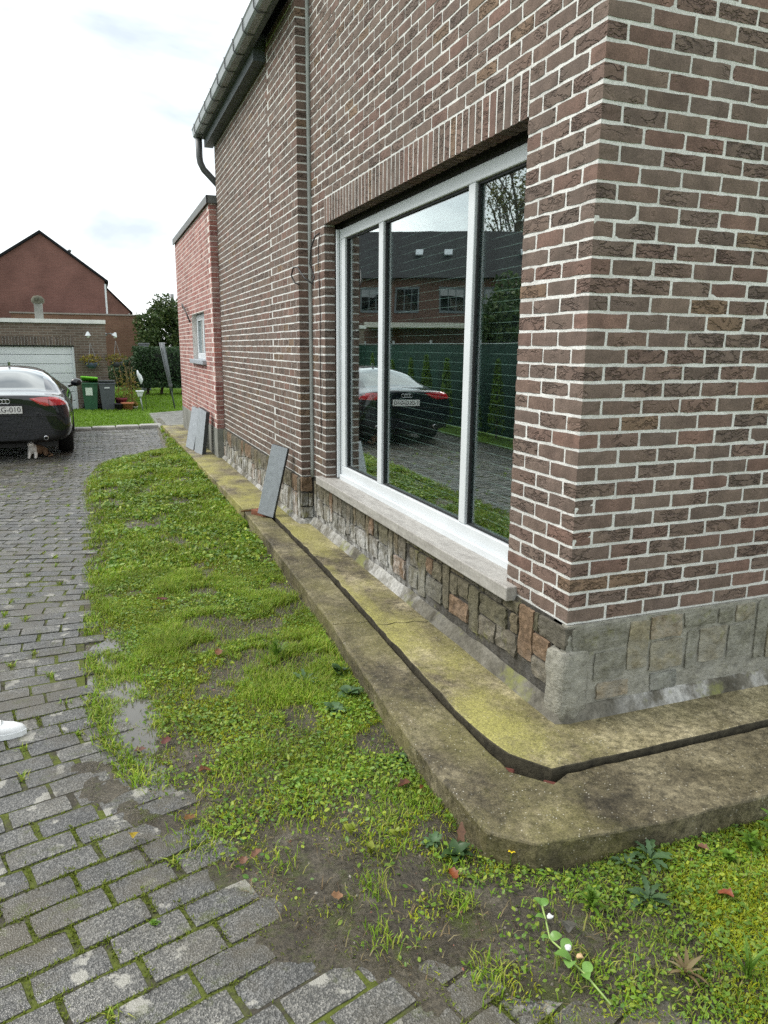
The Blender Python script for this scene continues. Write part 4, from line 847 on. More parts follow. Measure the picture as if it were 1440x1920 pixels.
wheelie((-1.50, GY-0.40, 0.0), 'dark grey wheelie bin standing beside the green one', plain('grey_bin_plastic', (0.075, 0.085, 0.10), 0.5), plain('grey_lid_plastic', (0.05, 0.055, 0.06), 0.5), 2, 'mark')
def pot(loc, label, r, h, col, leaves=None):
    o = empty('flower_pot', loc); tag(o, label, 'flower pot'); mb = MB(); mb.lathe([(0, 0), (r*0.72, 0), (r*0.98, h*0.85), (r*1.08, h*0.85), (r*1.08, h), (r*0.95, h), (r*0.9, h*0.9), (0, h*0.9)], 16); mb.build('pot', plain('pot_'+label[:8], col, 0.8), o, True)
    if leaves: cloud_obj('foliage', [leaf_cloud(160, (0, 0, h+leaves*0.4), (r*1.2, r*1.2, leaves*0.6), 0.06, int(r*1000))], M_BASKETL, o)
pot((-1.02, GY-0.62, 0.0), 'terracotta pot in front of the others beside the bins', 0.16, 0.22, (0.42, 0.16, 0.08)); pot((-1.16, GY-0.35, 0.0), 'dark red pot behind the terracotta one', 0.15, 0.33, (0.14, 0.02, 0.03)); pot((-1.24, GY-0.66, 0), 'small black pot between the grey bin and the terracotta pot', 0.10, 0.20, (0.02, 0.015, 0.02)); pot((-0.84, GY-0.45, 0), 'small pale pot at the end of the row by the bins', 0.09, 0.10, (0.5, 0.48, 0.42), 0.15)
pl_ = empty('climbing_plant', (-1.02, GY-0.2, 0)); tag(pl_, 'thin yellowing climbing plant on canes at the garage corner', 'plant')
for k in range(7):
    x = random.uniform(-0.25, 0.28); mb = MB(); mb.tube([(x, 0, 0), (x+random.uniform(-.05, .05), 0.02, 0.6), (x+random.uniform(-.08, .08), 0, 1.15)], 0.009, 5); mb.build('stem', M_DEAD, pl_)
cloud_obj('foliage', [leaf_cloud(520, (0.05, 0, 0.55), (0.32, 0.2, 0.55), 0.055, 31, nz=0.6)], M_BASKETL, pl_)
# flue behind the garage front
fl = empty('roof_flue', (-3.06, GY+0.6, GZ)); tag(fl, 'grey concrete flue with mossy cowl on the garage roof', 'flue')
mb = MB(); mb.box(-0.10, 0.10, -0.10, 0.10, 0.1, 0.52); mb.build('stack', M_GREYCON, fl)
mb = MB(); mb.lathe([(0.12, 0.0), (0.16, 0.05), (0.16, 0.12), (0.10, 0.20), (0.0, 0.22)], 12, T(0, 0, 0.50)); mb.lathe([(0.0, 0), (0.05, 0.0), (0.05, 0.05), (0, 0.05)], 10, T(-0.03, -0.15, 0.62) @ RX(R(90))); mb.build('cowl', plain('mossy_cowl', (0.10, 0.10, 0.075), 0.9, 0.2, 0.4, 14), fl, True)

# ------------------------------------------------------------------ far buildings
an = empty('flat_roof_annex', (0, 33, 0)); tag(an, 'brown brick flat-roofed annex in front of the red gable house', 'building')
mb = MB(); mb.box(-4.9, 0.36, 0, 3.2, -0.1, 3.0); mb.build('wall', M_BROWNW, an); mb = MB(); mb.box(-4.95, 0.42, -0.05, 3.2, 3.0, 3.06); mb.build('roof_edge', plain('annex_edge', (0.25, 0.22, 0.2), 0.6), an)
def gable(name, label, y, xl, xr, xp, ze, zl, zp, depth, slope_x=0.0):
    o = empty(name, (0, y, 0)); tag(o, label, 'house')
    mb = MB(); s = slope_x
    mb.add([(xl, 0, -0.1), (xr, 0, -0.1), (xr, 0, ze), (xp, 0, zp), (xl, 0, zl), (xl+s, depth, -0.1), (xr+s, depth, -0.1), (xr+s, depth, ze), (xp+s, depth, zp), (xl+s, depth, zl)], [(0, 1, 2, 3, 4), (9, 8, 7, 6, 5), (1, 6, 7, 2), (0, 4, 9, 5)]); mb.build('wall', M_GABLE, o)
    mb = MB(); t = 0.12; ov = 0.18
    for (xa, za, xb, zb) in ((xr+ov, ze-ov*0.75, xp, zp), (xl-ov, zl-ov*0.75, xp, zp)):
        mb.add([(xa, -0.12, za+0.02), (xb, -0.12, zb+0.02), (xb+s, depth, zb+0.02), (xa+s, depth, za+0.02), (xa, -0.12, za+0.02+t), (xb, -0.12, zb+0.02+t), (xb+s, depth, zb+0.02+t), (xa+s, depth, za+0.02+t)], [(0, 1, 2, 3), (7, 6, 5, 4), (0, 4, 5, 1), (1, 5, 6, 2), (2, 6, 7, 3), (3, 7, 4, 0)])
    mb.build('roof', M_TILE, o); return o
gh = gable('gable_house', 'red brick gable house with dark tiled roof behind the annex', 37, -8.2, -1.05, -3.72, 4.75, 3.8, 6.75, 26, 0.0)
for i in range(3): mb = MB(); mb.tube([(-1.03, 0.03+i*7.0, 2.2), (-1.03, 0.03+i*7.0, 4.6)], 0.05, 6); mb.build('downpipe', M_PVC, gh)
for i in range(5):
    yy = 2.0+i*4.3; w_ = empty('window', parent=gh); mb = MB(); mb.box(-1.06, -1.02, yy, yy+1.5, 3.3, 4.3); mb.build('frame', M_PVC, w_); mb = MB(); mb.box(-1.019, -1.01, yy+0.1, yy+1.4, 3.38, 4.22); mb.build('pane', M_DGLASS, w_)
for (x, z) in ((-2.55, 5.9), (-6.0, 5.25), (-5.55, 5.45)): mb = MB(); mb.tube([(x, 3, z), (x, 3, z+0.45)], [0.05, 0.05], 8); mb.lathe([(0.07, 0.42), (0.09, 0.5), (0, 0.55)], 8, T(x, 3, z)); mb.build('vent_pipe', M_PIPE, gh)
g2 = gable('gable_house', 'farther red brick house whose roof slopes down behind the gable house', 64, -6.0, 1.3, -1.6, 4.4, 4.5, 7.4, 14)
mb = MB(); mb.tube([(1.2, -0.05, 2), (1.2, -0.05, 4.3)], 0.06, 6); mb.build('downpipe', M_PVC, g2)
pd = empty('grey_cabinet', (0.02, 27.5, 0)); tag(pd, 'grey utility cabinet with a flat lid between the annex and the hedge', 'cabinet'); mb = MB(); mb.bbox(-0.17, 0.17, -0.15, 0.15, 0, 1.75, 0.02); mb.build('body', plain('cabinet_grey', (0.15, 0.165, 0.18), 0.5), pd); mb = MB(); mb.bbox(-0.2, 0.2, -0.18, 0.18, 1.75, 1.81, 0.01); mb.build('lid', plain('cabinet_lid', (0.11, 0.12, 0.13), 0.5), pd)
pp = MB(); pp.tube([(1.78, 34, 0), (1.78, 34, 4.05)], [0.09, 0.08], 10); tag(pp.build('utility_pole', plain('pole_concrete', (0.2, 0.2, 0.2), 0.8), None, True), 'plain grey utility pole rising above the evergreens', 'pole')

# ------------------------------------------------------------------ trees and hedges
def tree(name, label, loc, trunk_h, trunk_r, blobs, size, mat, n, seed, group=None, shell=0.4, limbs=6, cat='tree'):
    o = empty(name, loc); tag(o, label, cat, group); g = random.Random(seed)
    mb = MB(); top = Vector((0, 0, trunk_h)); mb.tube([(0, 0, -0.1), (g.uniform(-.05, .05), 0, trunk_h*0.5), top], [trunk_r*1.25, trunk_r, trunk_r*0.6], 8)
    for k in range(limbs):
        c, r = blobs[k % len(blobs)]; e_ = Vector(c)+Vector((g.uniform(-.6, .6)*r[0], g.uniform(-.6, .6)*r[1], g.uniform(-.3, .5)*r[2])); s = Vector((0, 0, trunk_h*g.uniform(0.5, 0.95)))
        mb.tube([s, (s+e_)/2+Vector((0, 0, 0.1*r[2])), e_], [trunk_r*0.5, trunk_r*0.3, trunk_r*0.1], 6)
    mb.build('trunk', M_BARK, o, True)
    tot = sum(r[0]*r[1]*r[2] for c, r in blobs); cloud_obj('crown', [leaf_cloud(max(60, int(n*(r[0]*r[1]*r[2]/tot))), c, r, size, seed+i, shell=shell) for i, (c, r) in enumerate(blobs)], mat, o); return o
rr = random.Random(5)
def blobset(n, rx, ry, z0, z1, r0, seed):
    g = random.Random(seed); out = []
    for k in range(n):
        u = k/(n-1); z = z0+(z1-z0)*u; s = math.sin(math.pi*(0.25+0.7*u))**0.7
        out.append(((g.uniform(-rx, rx)*s, g.uniform(-ry, ry)*s, z), (r0*g.uniform(0.7, 1.15), r0*g.uniform(0.7, 1.15), r0*g.uniform(0.7, 1.1))))
    return out
GT = 'evergreen trees beyond the back lawn'
tree('evergreen_tree', 'tallest mid-green evergreen behind the clipped hedge', (1.35, 31.5, 0), 1.6, 0.14, blobset(14, 0.75, 0.6, 1.2, 3.35, 0.55, 3), 0.13, M_CONIF, 9000, 11, GT)
tree('evergreen_tree', 'shorter evergreen filling the gap beside the annex wall', (0.55, 30.6, 0), 1.2, 0.12, blobset(10, 0.35, 0.5, 1.0, 2.75, 0.5, 9), 0.12, M_CONIF, 6000, 12, GT)
tree('evergreen_tree', 'dark evergreen half hidden by the red extension', (2.3, 30.5, 0), 1.6, 0.14, blobset(14, 0.7, 0.6, 1.0, 3.4, 0.6, 4), 0.13, M_CONIF, 8000, 13, GT)
hd = empty('clipped_hedge', (0.35, 25.2, 0)); tag(hd, 'dark clipped yew hedge standing on bare trunks across the back lawn', 'hedge')
for x in (-0.45, 0.02, 0.35, 0.75, 1.25, 1.8, 2.4): mb = MB(); mb.tube([(x, 0, -0.05), (x+0.06, 0, 0.3), (x+0.02, 0, 0.8)], [0.06, 0.05, 0.04], 7); mb.build('trunk', M_BARK, hd)
g_ = np.random.default_rng(3); n = 16000; P = g_.random((n, 3))*2-1; ax_ = g_.integers(0, 3, n); sg = np.sign(P[np.arange(n), ax_]); P[np.arange(n), ax_] = sg*(1-0.35*g_.random(n)**2)
P = P*np.array([1.85, 0.55, 0.69]); P = P*(1+0.05*np.array([noise.noise(Vector(p*2.5)) for p in P])[:, None])+np.array([1.05, 0, 0.98])
P[:, 0] += 0; v, f = leaf_quads(P, 0.085, g_); mesh_np('foliage', v, f, M_HEDGE, hd)
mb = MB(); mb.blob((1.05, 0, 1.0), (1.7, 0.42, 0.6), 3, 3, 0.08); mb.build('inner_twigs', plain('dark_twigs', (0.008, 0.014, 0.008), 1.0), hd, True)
lh = MB(); hb = empty('low_hedge', (0.1, 28.5, 0)); tag(hb, 'low dark hedge in the gap beyond the climbing plant', 'hedge')
v, f = leaf_cloud(2500, (-0.6, 0, 0.65), (0.9, 0.4, 0.6), 0.1, 55); mesh_np('foliage', v, f, M_HEDGE, hb); mb = MB(); mb.tube([(-0.6, 0, 0), (-0.6, 0, 0.6)], 0.05, 6); mb.build('trunk', M_BARK, hb)

# ------------------------------------------------------------------ garden things
M_AIRER = plain('dull_aluminium', (0.15, 0.165, 0.175), 0.45, 0.5, 0.2, 9, Metallic=0.4)
ra = empty('rotary_clothes_airer', (0.22, 18.75, 0.0)); tag(ra, 'folded metal rotary clothes airer leaning on the back lawn', 'clothes airer')
tp = Vector((-0.26, 0, 1.80)); bt = Vector((0.0, 0, 0.0)); mb = MB(); mb.tube([bt, bt+(tp-bt)*0.4, tp], [0.022, 0.022, 0.018], 8); mb.build('pole', M_AIRER, ra, True)
for k in range(4):
    a = k*1.57+0.4; of = Vector((0.055*math.cos(a), 0.055*math.sin(a), 0)); mb = MB(); mb.tube([bt+(tp-bt)*0.28+of*0.6, bt+(tp-bt)*0.6+of, tp+of*1.2], 0.011, 6); mb.build('arm', M_AIRER, ra, True)
mb = MB()
for k in range(10): a = k*0.63; of = Vector((0.045*math.cos(a), 0.045*math.sin(a), 0)); mb.tube([bt+(tp-bt)*0.35+of, bt+(tp-bt)*0.92+of*0.9], 0.004, 4)
mb.build('washing_line', plain('grey_line', (0.16, 0.17, 0.18), 0.6), ra)
mb = MB(); mb.bbox(-0.05, 0.05, -0.05, 0.05, 0.62, 0.70, 0.01, T(-0.09, 0, 0)); mb.build('collar', M_PIPE, ra)
gl = empty('garden_lamp', (-0.66, 18.1, 0)); tag(gl, 'white garden path lamp standing at the edge of the lawn', 'garden lamp')
mb = MB(); mb.tube([(0, 0, 0), (-0.05, 0, 0.42)], 0.016, 8); mb.build('post', M_ZINC, gl, True)
mb = MB(); mb.bbox(-0.10, 0.10, -0.10, 0.10, 0.53, 0.56, 0.008, T(-0.05, 0, 0)); mb.add([(-0.13, -0.08, 0.53), (0.03, -0.08, 0.53), (0.03, 0.08, 0.53), (-0.13, 0.08, 0.53), (-0.10, -0.045, 0.41), (0, -0.045, 0.41), (0, 0.045, 0.41), (-0.10, 0.045, 0.41)], [(0, 1, 5, 4), (1, 2, 6, 5), (2, 3, 7, 6), (3, 0, 4, 7), (4, 5, 6, 7)]); mb.build('lamp_head', M_PVC, gl)
bo = empty('garden_ornament', (-0.60, 18.3, 0)); tag(bo, 'white bird-shaped garden ornament on a thin stick above the path lamp', 'garden ornament')
mb = MB(); mb.tube([(0.05, 0, 0), (0.03, 0, 0.55), (-0.04, 0, 0.80)], 0.006, 5); mb.build('stick', M_CABLE, bo)
mb = MB(); mb.tube([(-0.13, 0, 1.08), (-0.12, 0, 1.0), (-0.08, 0, 0.92), (-0.05, 0, 0.82), (-0.06, 0, 0.72)], [0.012, 0.035, 0.055, 0.05, 0.012], 10); mb.tube([(-0.07, -0.03, 0.93), (-0.03, -0.05, 0.84), (-0.04, -0.04, 0.74)], [0.01, 0.03, 0.006], 8); mb.build('bird', M_PVC, bo, True)

# ------------------------------------------------------------------ across the drive, mirrored in the window
fe = empty('screened_fence', (-5.35, 0, 0)); tag(fe, 'green screened garden fence beyond the drive, seen mirrored in the window', 'fence')
mb = MB(); n = 60
for i in range(n+1):
    y = -3+i*0.45; x = 0.012*math.sin(i*1.3)
    mb.v += [(x, y, 0.03), (x, y, 1.80+0.01*math.sin(i*0.9)), (x-0.006, y, 0.03), (x-0.006, y, 1.80+0.01*math.sin(i*0.9))]
for i in range(n): a = i*4; mb.f += [(a, a+1, a+5, a+4), (a+2, a+6, a+7, a+3), (a+1, a+3, a+7, a+5)]
mb.build('screen', plain('green_screen_cloth', (0.010, 0.045, 0.030), 0.7, 0.3, 0.25, 3), fe)
for i in range(12): mb = MB(); mb.tube([(-0.04, -3+i*2.4, 0), (-0.04, -3+i*2.4, 1.9)], 0.025, 7); mb.build('post', M_ZINC, fe)
mb = MB(); mb.tube([(0, -3, 1.82), (0, 24, 1.82)], 0.008, 5); mb.build('top_wire', M_ZINC, fe)
mb = MB(); mb.prism([(-5.6, -4), (-4.55, -4), (-4.6, 14.2), (-5.6, 14.2)], -0.05, 0.012); tag(mb.build('fence_verge', M_GROUND), 'grass strip along the foot of the screened fence', 'verge', kind='structure')
for i, y in enumerate((8.9, 10.0, 11.0, 12.3, 13.3, 14.2, 15.4, 16.9)):
    o = empty('young_conifer', (-5.05, y, 0)); nm = ('first', 'second', 'third', 'fourth', 'fifth', 'sixth', 'seventh', 'eighth')[i]
    tag(o, f'{nm} young lime-green conifer along the screened fence, counted from the end nearer the window', 'conifer', 'young conifers along the fence')
    h = (1.45, 1.35, 1.3, 1.35, 1.4, 1.3, 1.25, 1.4)[i]; g_ = np.random.default_rng(i+70); u = g_.random(900)**0.7; an_ = g_.random(900)*6.28; r = 0.19*(1-u)**0.8*(0.5+0.5*g_.random(900)**0.5)+0.01
    P = np.stack([r*np.cos(an_), r*np.sin(an_), 0.15+u*h], 1); v, f = leaf_quads(P, 0.09, g_, 0.4, 1.2); mesh_np('crown', v, f, M_LIME, o); mb = MB(); mb.tube([(0, 0, 0), (0, 0, h)], [0.02, 0.006], 6); mb.build('trunk', M_BARK, o)
def virt(px, D):   # a real place whose mirror image stands at this bearing
    t = math.atan((px-720)/FPX); a = yaw+t; return Vector((0.19-(CAM[0]+math.sin(a)*D), CAM[1]+math.cos(a)*D, 0))
a = virt(640, 33); b = virt(1090, 33); u = (b-a); L = u.length; u.normalize(); inn = Vector((-u.y, u.x, 0)); inn = inn if inn.dot(a-Vector((0, 0, 0))) > 0 else -inn
th = empty('terrace_house', a); th.rotation_euler = (0, 0, math.atan2(u.y, u.x)); tag(th, 'long brick house with dark tiled roof and skylights, seen mirrored in the window', 'house')
s_ = 1 if Vector((-math.sin(th.rotation_euler.z), math.cos(th.rotation_euler.z), 0)).dot(inn) > 0 else -1
mb = MB(); mb.box(0, L, min(0, 7*s_), max(0, 7*s_), 0, 4.75); mb.build('wall', M_TERRACE, th)
mb = MB(); mb.add([(-0.3, -0.35*s_, 4.6), (L+.3, -0.35*s_, 4.6), (L+.3, 3.5*s_, 7.0), (-0.3, 3.5*s_, 7.0), (-0.3, 7.3*s_, 4.6), (L+.3, 7.3*s_, 4.6)], [(0, 1, 2, 3), (3, 2, 5, 4), (0, 3, 4), (1, 5, 2), (0, 4, 5, 1)]); rfm = mb.build('roof', M_TILE, th)
for t in (0.30, 0.42, 0.74): mb = MB(); c = Vector((t*L, 1.5*s_, 5.82)); m4 = Matrix.Translation(c) @ RX(math.atan2(2.4, 3.85)*s_); mb.box(-0.17, 0.17, -0.25, 0.25, 0.0, 0.05, m4); mb.build('skylight', M_BLUEST, th)
for i, t in enumerate((0.12, 0.26, 0.44, 0.62, 0.80)):
    w_ = empty('window', parent=th); x = t*L; yy = -0.03*s_; mb = MB(); mb.box(x-0.55, x+0.55, min(0, yy), max(0, yy), 3.2, 4.25); mb.build('frame', M_SOFFIT, w_)
    for k in range(3): mb = MB(); mb.box(x-0.49+k*0.34, x-0.49+k*0.34+0.30, min(yy, yy*1.3), max(yy, yy*1.3), 3.3, 4.15); mb.build('pane', M_DGLASS, w_)
mb = MB(); mb.box(0.10*L, 0.50*L, min(-1.6*s_, 0), max(-1.6*s_, 0), 2.55, 2.75); mb.build('canopy', plain('pale_canopy_edge', (0.4, 0.38, 0.35), 0.7), th)
p = virt(938, 44); o = empty('bare_branched_tree', (p.x, p.y, 0)); tag(o, 'thinly leaved autumn tree behind the long house, seen mirrored in the window', 'tree')
mb = MB(); g = random.Random(8); tips = []
def grow(p0, d, L_, r, depth):
    p1 = p0+d*L_*0.5+Vector((g.uniform(-.1, .1), g.uniform(-.1, .1), 0))*L_*0.4; p2 = p0+d*L_; mb.tube([p0, p1, p2], [r, r*0.85, r*0.7], 5 if depth else 7, False)
    if depth >= 4: tips.append(p2); return
    for k in range(3 if depth < 3 else 4):
        nd = (d+Vector((g.uniform(-.6, .6), g.uniform(-.6, .6), g.uniform(-0.1, .45)))).normalized(); grow(p2 if k else p1, nd, L_*g.uniform(0.6, 0.82), r*0.6, depth+1)
grow(Vector((0, 0, 0)), Vector((0, 0, 1)), 4.6, 0.28, 0); mb.build('trunk', M_BARK, o)
g_ = np.random.default_rng(4); P = np.array([tuple(q) for q in tips]); P = np.repeat(P, 26, 0)+g_.normal(size=(len(P)*26, 3))*0.42; v, f = leaf_quads(P, 0.17, g_); mesh_np('crown', v, f, M_SPARSE, o)
p = virt(948, 20); tree('evergreen_tree', 'dense dark evergreen beside the long house, seen mirrored in the window', (p.x, p.y, 0), 1.5, 0.15, blobset(14, 0.9, 0.9, 0.8, 2.9, 0.8, 21), 0.16, M_CONIF, 9000, 77)

# ------------------------------------------------------------------ the car
def car_paint():
    s = NT('black_car_paint'); s.pbr((0.004, 0.006, 0.010), 0.3, None, 0.1, Coat_Weight=1.0, Coat_Roughness=0.02); return s.m
M_PAINT = car_paint(); M_TYRE = plain('tyre_rubber', (0.012, 0.012, 0.012), 0.8, 0.3); M_RIM = plain('alloy', (0.35, 0.36, 0.38), 0.3, 0.5, 0.05, Metallic=0.9)
def red_lens():
    s = NT('red_lamp_lens'); s.pbr((0.42, 0.004, 0.012), 0.12, s.bump(s.noise(s.map(s.pos(), (1, 1, 60)), 1.5, 1), 0.15, 0.004), 0.6, Coat_Weight=1.0); return s.m
M_LENS = red_lens(); M_CHROME = plain('chrome', (0.75, 0.76, 0.78), 0.12, 0.5, 0.02, Metallic=1.0)
car = empty('parked_car', (-3.08, 9.78, 0.0), R(1.0)); tag(car, 'black coupe-backed car parked on the driveway with its tail to the viewer', 'car')
ST = [  # y, then nine (half width, height) pairs from the keel round to the roof centre
 (0.00, (0, .30), (.58, .30), (.74, .36), (.79, .52), (.775, .68), (.735, .80), (.70, .88), (.58, .95), (0, .97)),
 (0.05, (0, .27), (.64, .27), (.83, .34), (.875, .53), (.865, .70), (.83, .82), (.785, .905), (.66, .968), (0, .985)),
 (0.16, (0, .24), (.70, .24), (.90, .33), (.92, .54), (.915, .71), (.885, .83), (.83, .915), (.70, .972), (0, .992)),
 (0.38, (0, .22), (.72, .22), (.915, .33), (.93, .55), (.925, .72), (.90, .84), (.835, .92), (.70, .975), (0, 1.0)),
 (0.62, (0, .22), (.70, .24), (.92, .36), (.935, .56), (.93, .73), (.905, .85), (.82, .935), (.66, 1.01), (0, 1.035)),
 (0.70, (0, .22), (.70, .42), (.922, .55), (.937, .62), (.932, .74), (.905, .855), (.815, .94), (.65, 1.035), (0, 1.06)),
 (0.95, (0, .22), (.70, .60), (.925, .70), (.938, .72), (.932, .78), (.905, .86), (.80, .955), (.62, 1.13), (0, 1.155)),
 (1.25, (0, .22), (.70, .42), (.922, .52), (.935, .62), (.928, .75), (.90, .865), (.79, .965), (.60, 1.225), (0, 1.255)),
 (1.36, (0, .20), (.74, .22), (.90, .34), (.93, .56), (.925, .74), (.90, .868), (.785, .97), (.595, 1.255), (0, 1.29)),
 (1.62, (0, .20), (.76, .20), (.885, .32), (.925, .56), (.922, .74), (.90, .87), (.78, .975), (.58, 1.31), (0, 1.345)),
 (2.20, (0, .20), (.76, .20), (.885, .32), (.922, .56), (.92, .74), (.90, .87), (.775, .98), (.565, 1.335), (0, 1.378)),
 (2.75, (0, .20), (.76, .20), (.885, .32), (.922, .56), (.92, .74), (.90, .87), (.78, .98), (.57, 1.31), (0, 1.36)),
 (3.25, (0, .20), (.76, .20), (.885, .32), (.922, .56), (.92, .74), (.90, .87), (.80, .975), (.64, 1.13), (0, 1.19)),
 (3.62, (0, .20), (.72, .40), (.90, .56), (.925, .64), (.92, .74), (.90, .85), (.82, .935), (.68, .98), (0, 1.01)),
 (3.85, (0, .20), (.70, .58), (.90, .69), (.922, .71), (.915, .76), (.89, .84), (.80, .91), (.66, .945), (0, .97)),
 (4.10, (0, .20), (.70, .40), (.88, .54), (.90, .62), (.895, .72), (.87, .80), (.78, .87), (.62, .905), (0, .93)),
 (4.45, (0, .22), (.68, .24), (.82, .34), (.85, .52), (.84, .66), (.80, .74), (.72, .80), (.58, .835), (0, .86)),
 (4.68, (0, .26), (.5, .27), (.62, .35), (.66, .5), (.65, .60), (.6, .68), (.54, .72), (.44, .75), (0, .76))]
V = []; idx = {}
for i, s in enumerate(ST):
    for j in range(9):
        w_, z = s[1+j]
        for sd in ((1, -1) if w_ > 0 else (1,)):
            idx[(i, j, sd)] = len(V); V.append((w_*sd, s[0], z))
            if w_ == 0: idx[(i, j, -1)] = idx[(i, j, 1)]
F = []; MI = []
for i in range(len(ST)-1):
    for j in range(8):
        for sd in (1, -1):
            q = [idx[(i, j, sd)], idx[(i+1, j, sd)], idx[(i+1, j+1, sd)], idx[(i, j+1, sd)]]
            if sd < 0: q.reverse()
            mi = 0
            if j == 7 and ST[i][0] >= 0.62 and ST[i+1][0] <= 1.63: mi = 1
            if j == 7 and 2.7 < ST[i][0] < 3.3: mi = 4
            if j == 6 and 1.2 < ST[i][0] and ST[i+1][0] < 3.3: mi = 2
            if j == 0 or (j == 1 and i <= 3): mi = 3
            F.append(q); MI.append(mi)
for i, flip in ((0, False), (len(ST)-1, True)):
    for j in range(8):
        # cap: strips across the width
        q = [idx[(i, j, -1)], idx[(i, j, 1)], idx[(i, j+1, 1)], idx[(i, j+1, -1)]]; q = [q[k] for k in range(4) if q[k] not in q[:k]]
        if flip: q.reverse()
        F.append(q); MI.append(3 if j < 1 else 0)
me = bpy.data.meshes.new('car_shell'); me.from_pydata(V, [], F); me.update()
for k in range(5): me.materials.append((M_PAINT, M_DGLASS, M_DGLASS, M_BLACK, M_DGLASS)[k])
me.polygons.foreach_set('material_index', MI); me.polygons.foreach_set('use_smooth', [True]*len(F))
tmp = bpy.data.objects.new('car_shell', me); COL.objects.link(tmp); tmp.modifiers.new('s', 'SUBSURF').levels = 2
bpy.context.view_layer.update(); dg = bpy.context.evaluated_depsgraph_get(); ev_me = bpy.data.meshes.new_from_object(tmp.evaluated_get(dg)); bpy.data.objects.remove(tmp)
BV = BVHTree.FromPolygons([v.co.copy() for v in ev_me.vertices], [tuple(p.vertices) for p in ev_me.polygons])
vv = [v.co.copy() for v in ev_me.vertices]
def split(mi, name, mat, shrink=0.0):
    mb = MB(); mp_ = {}
    for p in ev_me.polygons:
        if p.material_index == mi:
            q = []
            for a in p.vertices:
                if a not in mp_: mp_[a] = len(mb.v); mb.v.append(tuple(vv[a]))
                q.append(mp_[a])
            mb.f.append(tuple(q))
    return mb.build(name, mat, car, True)
split(0, 'body', M_PAINT); split(1, 'rear_window', M_DGLASS); split(2, 'side_window', M_DGLASS); split(3, 'lower_bumper', M_BLACK); split(4, 'windscreen', M_DGLASS)
mb = MB(); mb.box(-0.62, 0.62, 0.9, 3.3, 0.45, 0.92); mb.build('cabin', M_BLACK, car)
def on_tail(x, z, off=0.004):
    h = BV.ray_cast(Vector((x, -1, z)), Vector((0, 1, 0))); return (x, (h[0].y if h[0] else 0.3)-off, z)
def tail_patch(poly, name, mat, off, nx_=14, nz_=6, parent=car):
    xs_ = [p[0] for p in poly]; x0, x1 = min(xs_), max(xs_); mb = MB()
    def zr(x):
        zs = []
        for i in range(len(poly)):
            (xa, za), (xb, zb) = poly[i], poly[(i+1) % len(poly)]
            if min(xa, xb)-1e-6 <= x <= max(xa, xb)+1e-6 and abs(xa-xb) > 1e-6: zs.append(za+(zb-za)*(x-xa)/(xb-xa))
        return min(zs), max(zs)
    for i in range(nx_+1):
        x = x0+(x1-x0)*i/nx_; za, zb = zr(min(max(x, x0+1e-5), x1-1e-5))
        for j in range(nz_+1): mb.v.append(on_tail(x, za+(zb-za)*j/nz_, off))
    for i in range(nx_):
        for j in range(nz_): a = i*(nz_+1)+j; mb.f.append((a, a+nz_+1, a+nz_+2, a+1))
    return fix_normals(mb.build(name, mat, parent, True))
for s in (-1, 1):
    P = [(s*0.36, 0.925), (s*0.50, 0.835), (s*0.58, 0.81), (s*0.87, 0.825), (s*0.845, 0.905), (s*0.70, 0.942), (s*0.5, 0.942)]
    tl = tail_patch(P, 'tail_light', M_LENS, 0.010)
    mb = MB(); mb.tube([on_tail(s*x, z, 0.014) for x, z in ((0.42, 0.91), (0.52, 0.848), (0.60, 0.828), (0.84, 0.838))], 0.006, 5); mb.build('light_strip', plain('pink_strip', (0.7, 0.05, 0.06), 0.3), tl, True)
    mb = MB(); mb.tube([on_tail(s*0.63, z, 0.013) for z in (0.79, 0.85, 0.915)], 0.004, 5); mb.build('lens_gap', M_BLACK, tl, True)
pl8 = empty('number_plate', (0, 0, 0), parent=car); yq = on_tail(0, 0.76, 0)[1]
mb = MB(); mb.bbox(-0.275, 0.275, yq-0.022, yq-0.008, 0.695, 0.825, 0.005); mb.build('plate_frame', M_BLACK, pl8)
mb = MB(); mb.bbox(-0.26, 0.26, yq-0.026, yq-0.02, 0.705, 0.815, 0.004); mb.build('plate', plain('white_plate', (0.72, 0.72, 0.70), 0.4, 0.5, 0.02), pl8)
text_mesh('plate_lettering', '1-DLG-010', 0.105, plain('plate_ink', (0.03, 0.02, 0.025), 0.5), pl8, T(0, yq-0.0275, 0.76) @ RX(R(90)))
mb = MB()
for k in range(4):
    cx = (k-1.5)*0.048; y_ = on_tail(cx, 0.885, 0.007)[1]; mb.tube([(cx+0.033*math.cos(t*math.pi/9), y_, 0.885+0.033*math.sin(t*math.pi/9)) for t in range(19)], 0.0045, 6, False)
mb.build('ring_emblem', M_CHROME, car, True)
for pts in ([(x, 0.655+0.012*math.cos(x*1.6)) for x in np.linspace(-0.80, 0.80, 25)], [(x, 0.47-0.07*max(0, abs(x)-0.62)/0.2) for x in np.linspace(-0.80, 0.80, 25)]):
    mb = MB(); mb.tube([on_tail(x, z, -0.001) for x, z in pts], 0.006, 5); mb.build('panel_gap', M_BLACK, car, True)
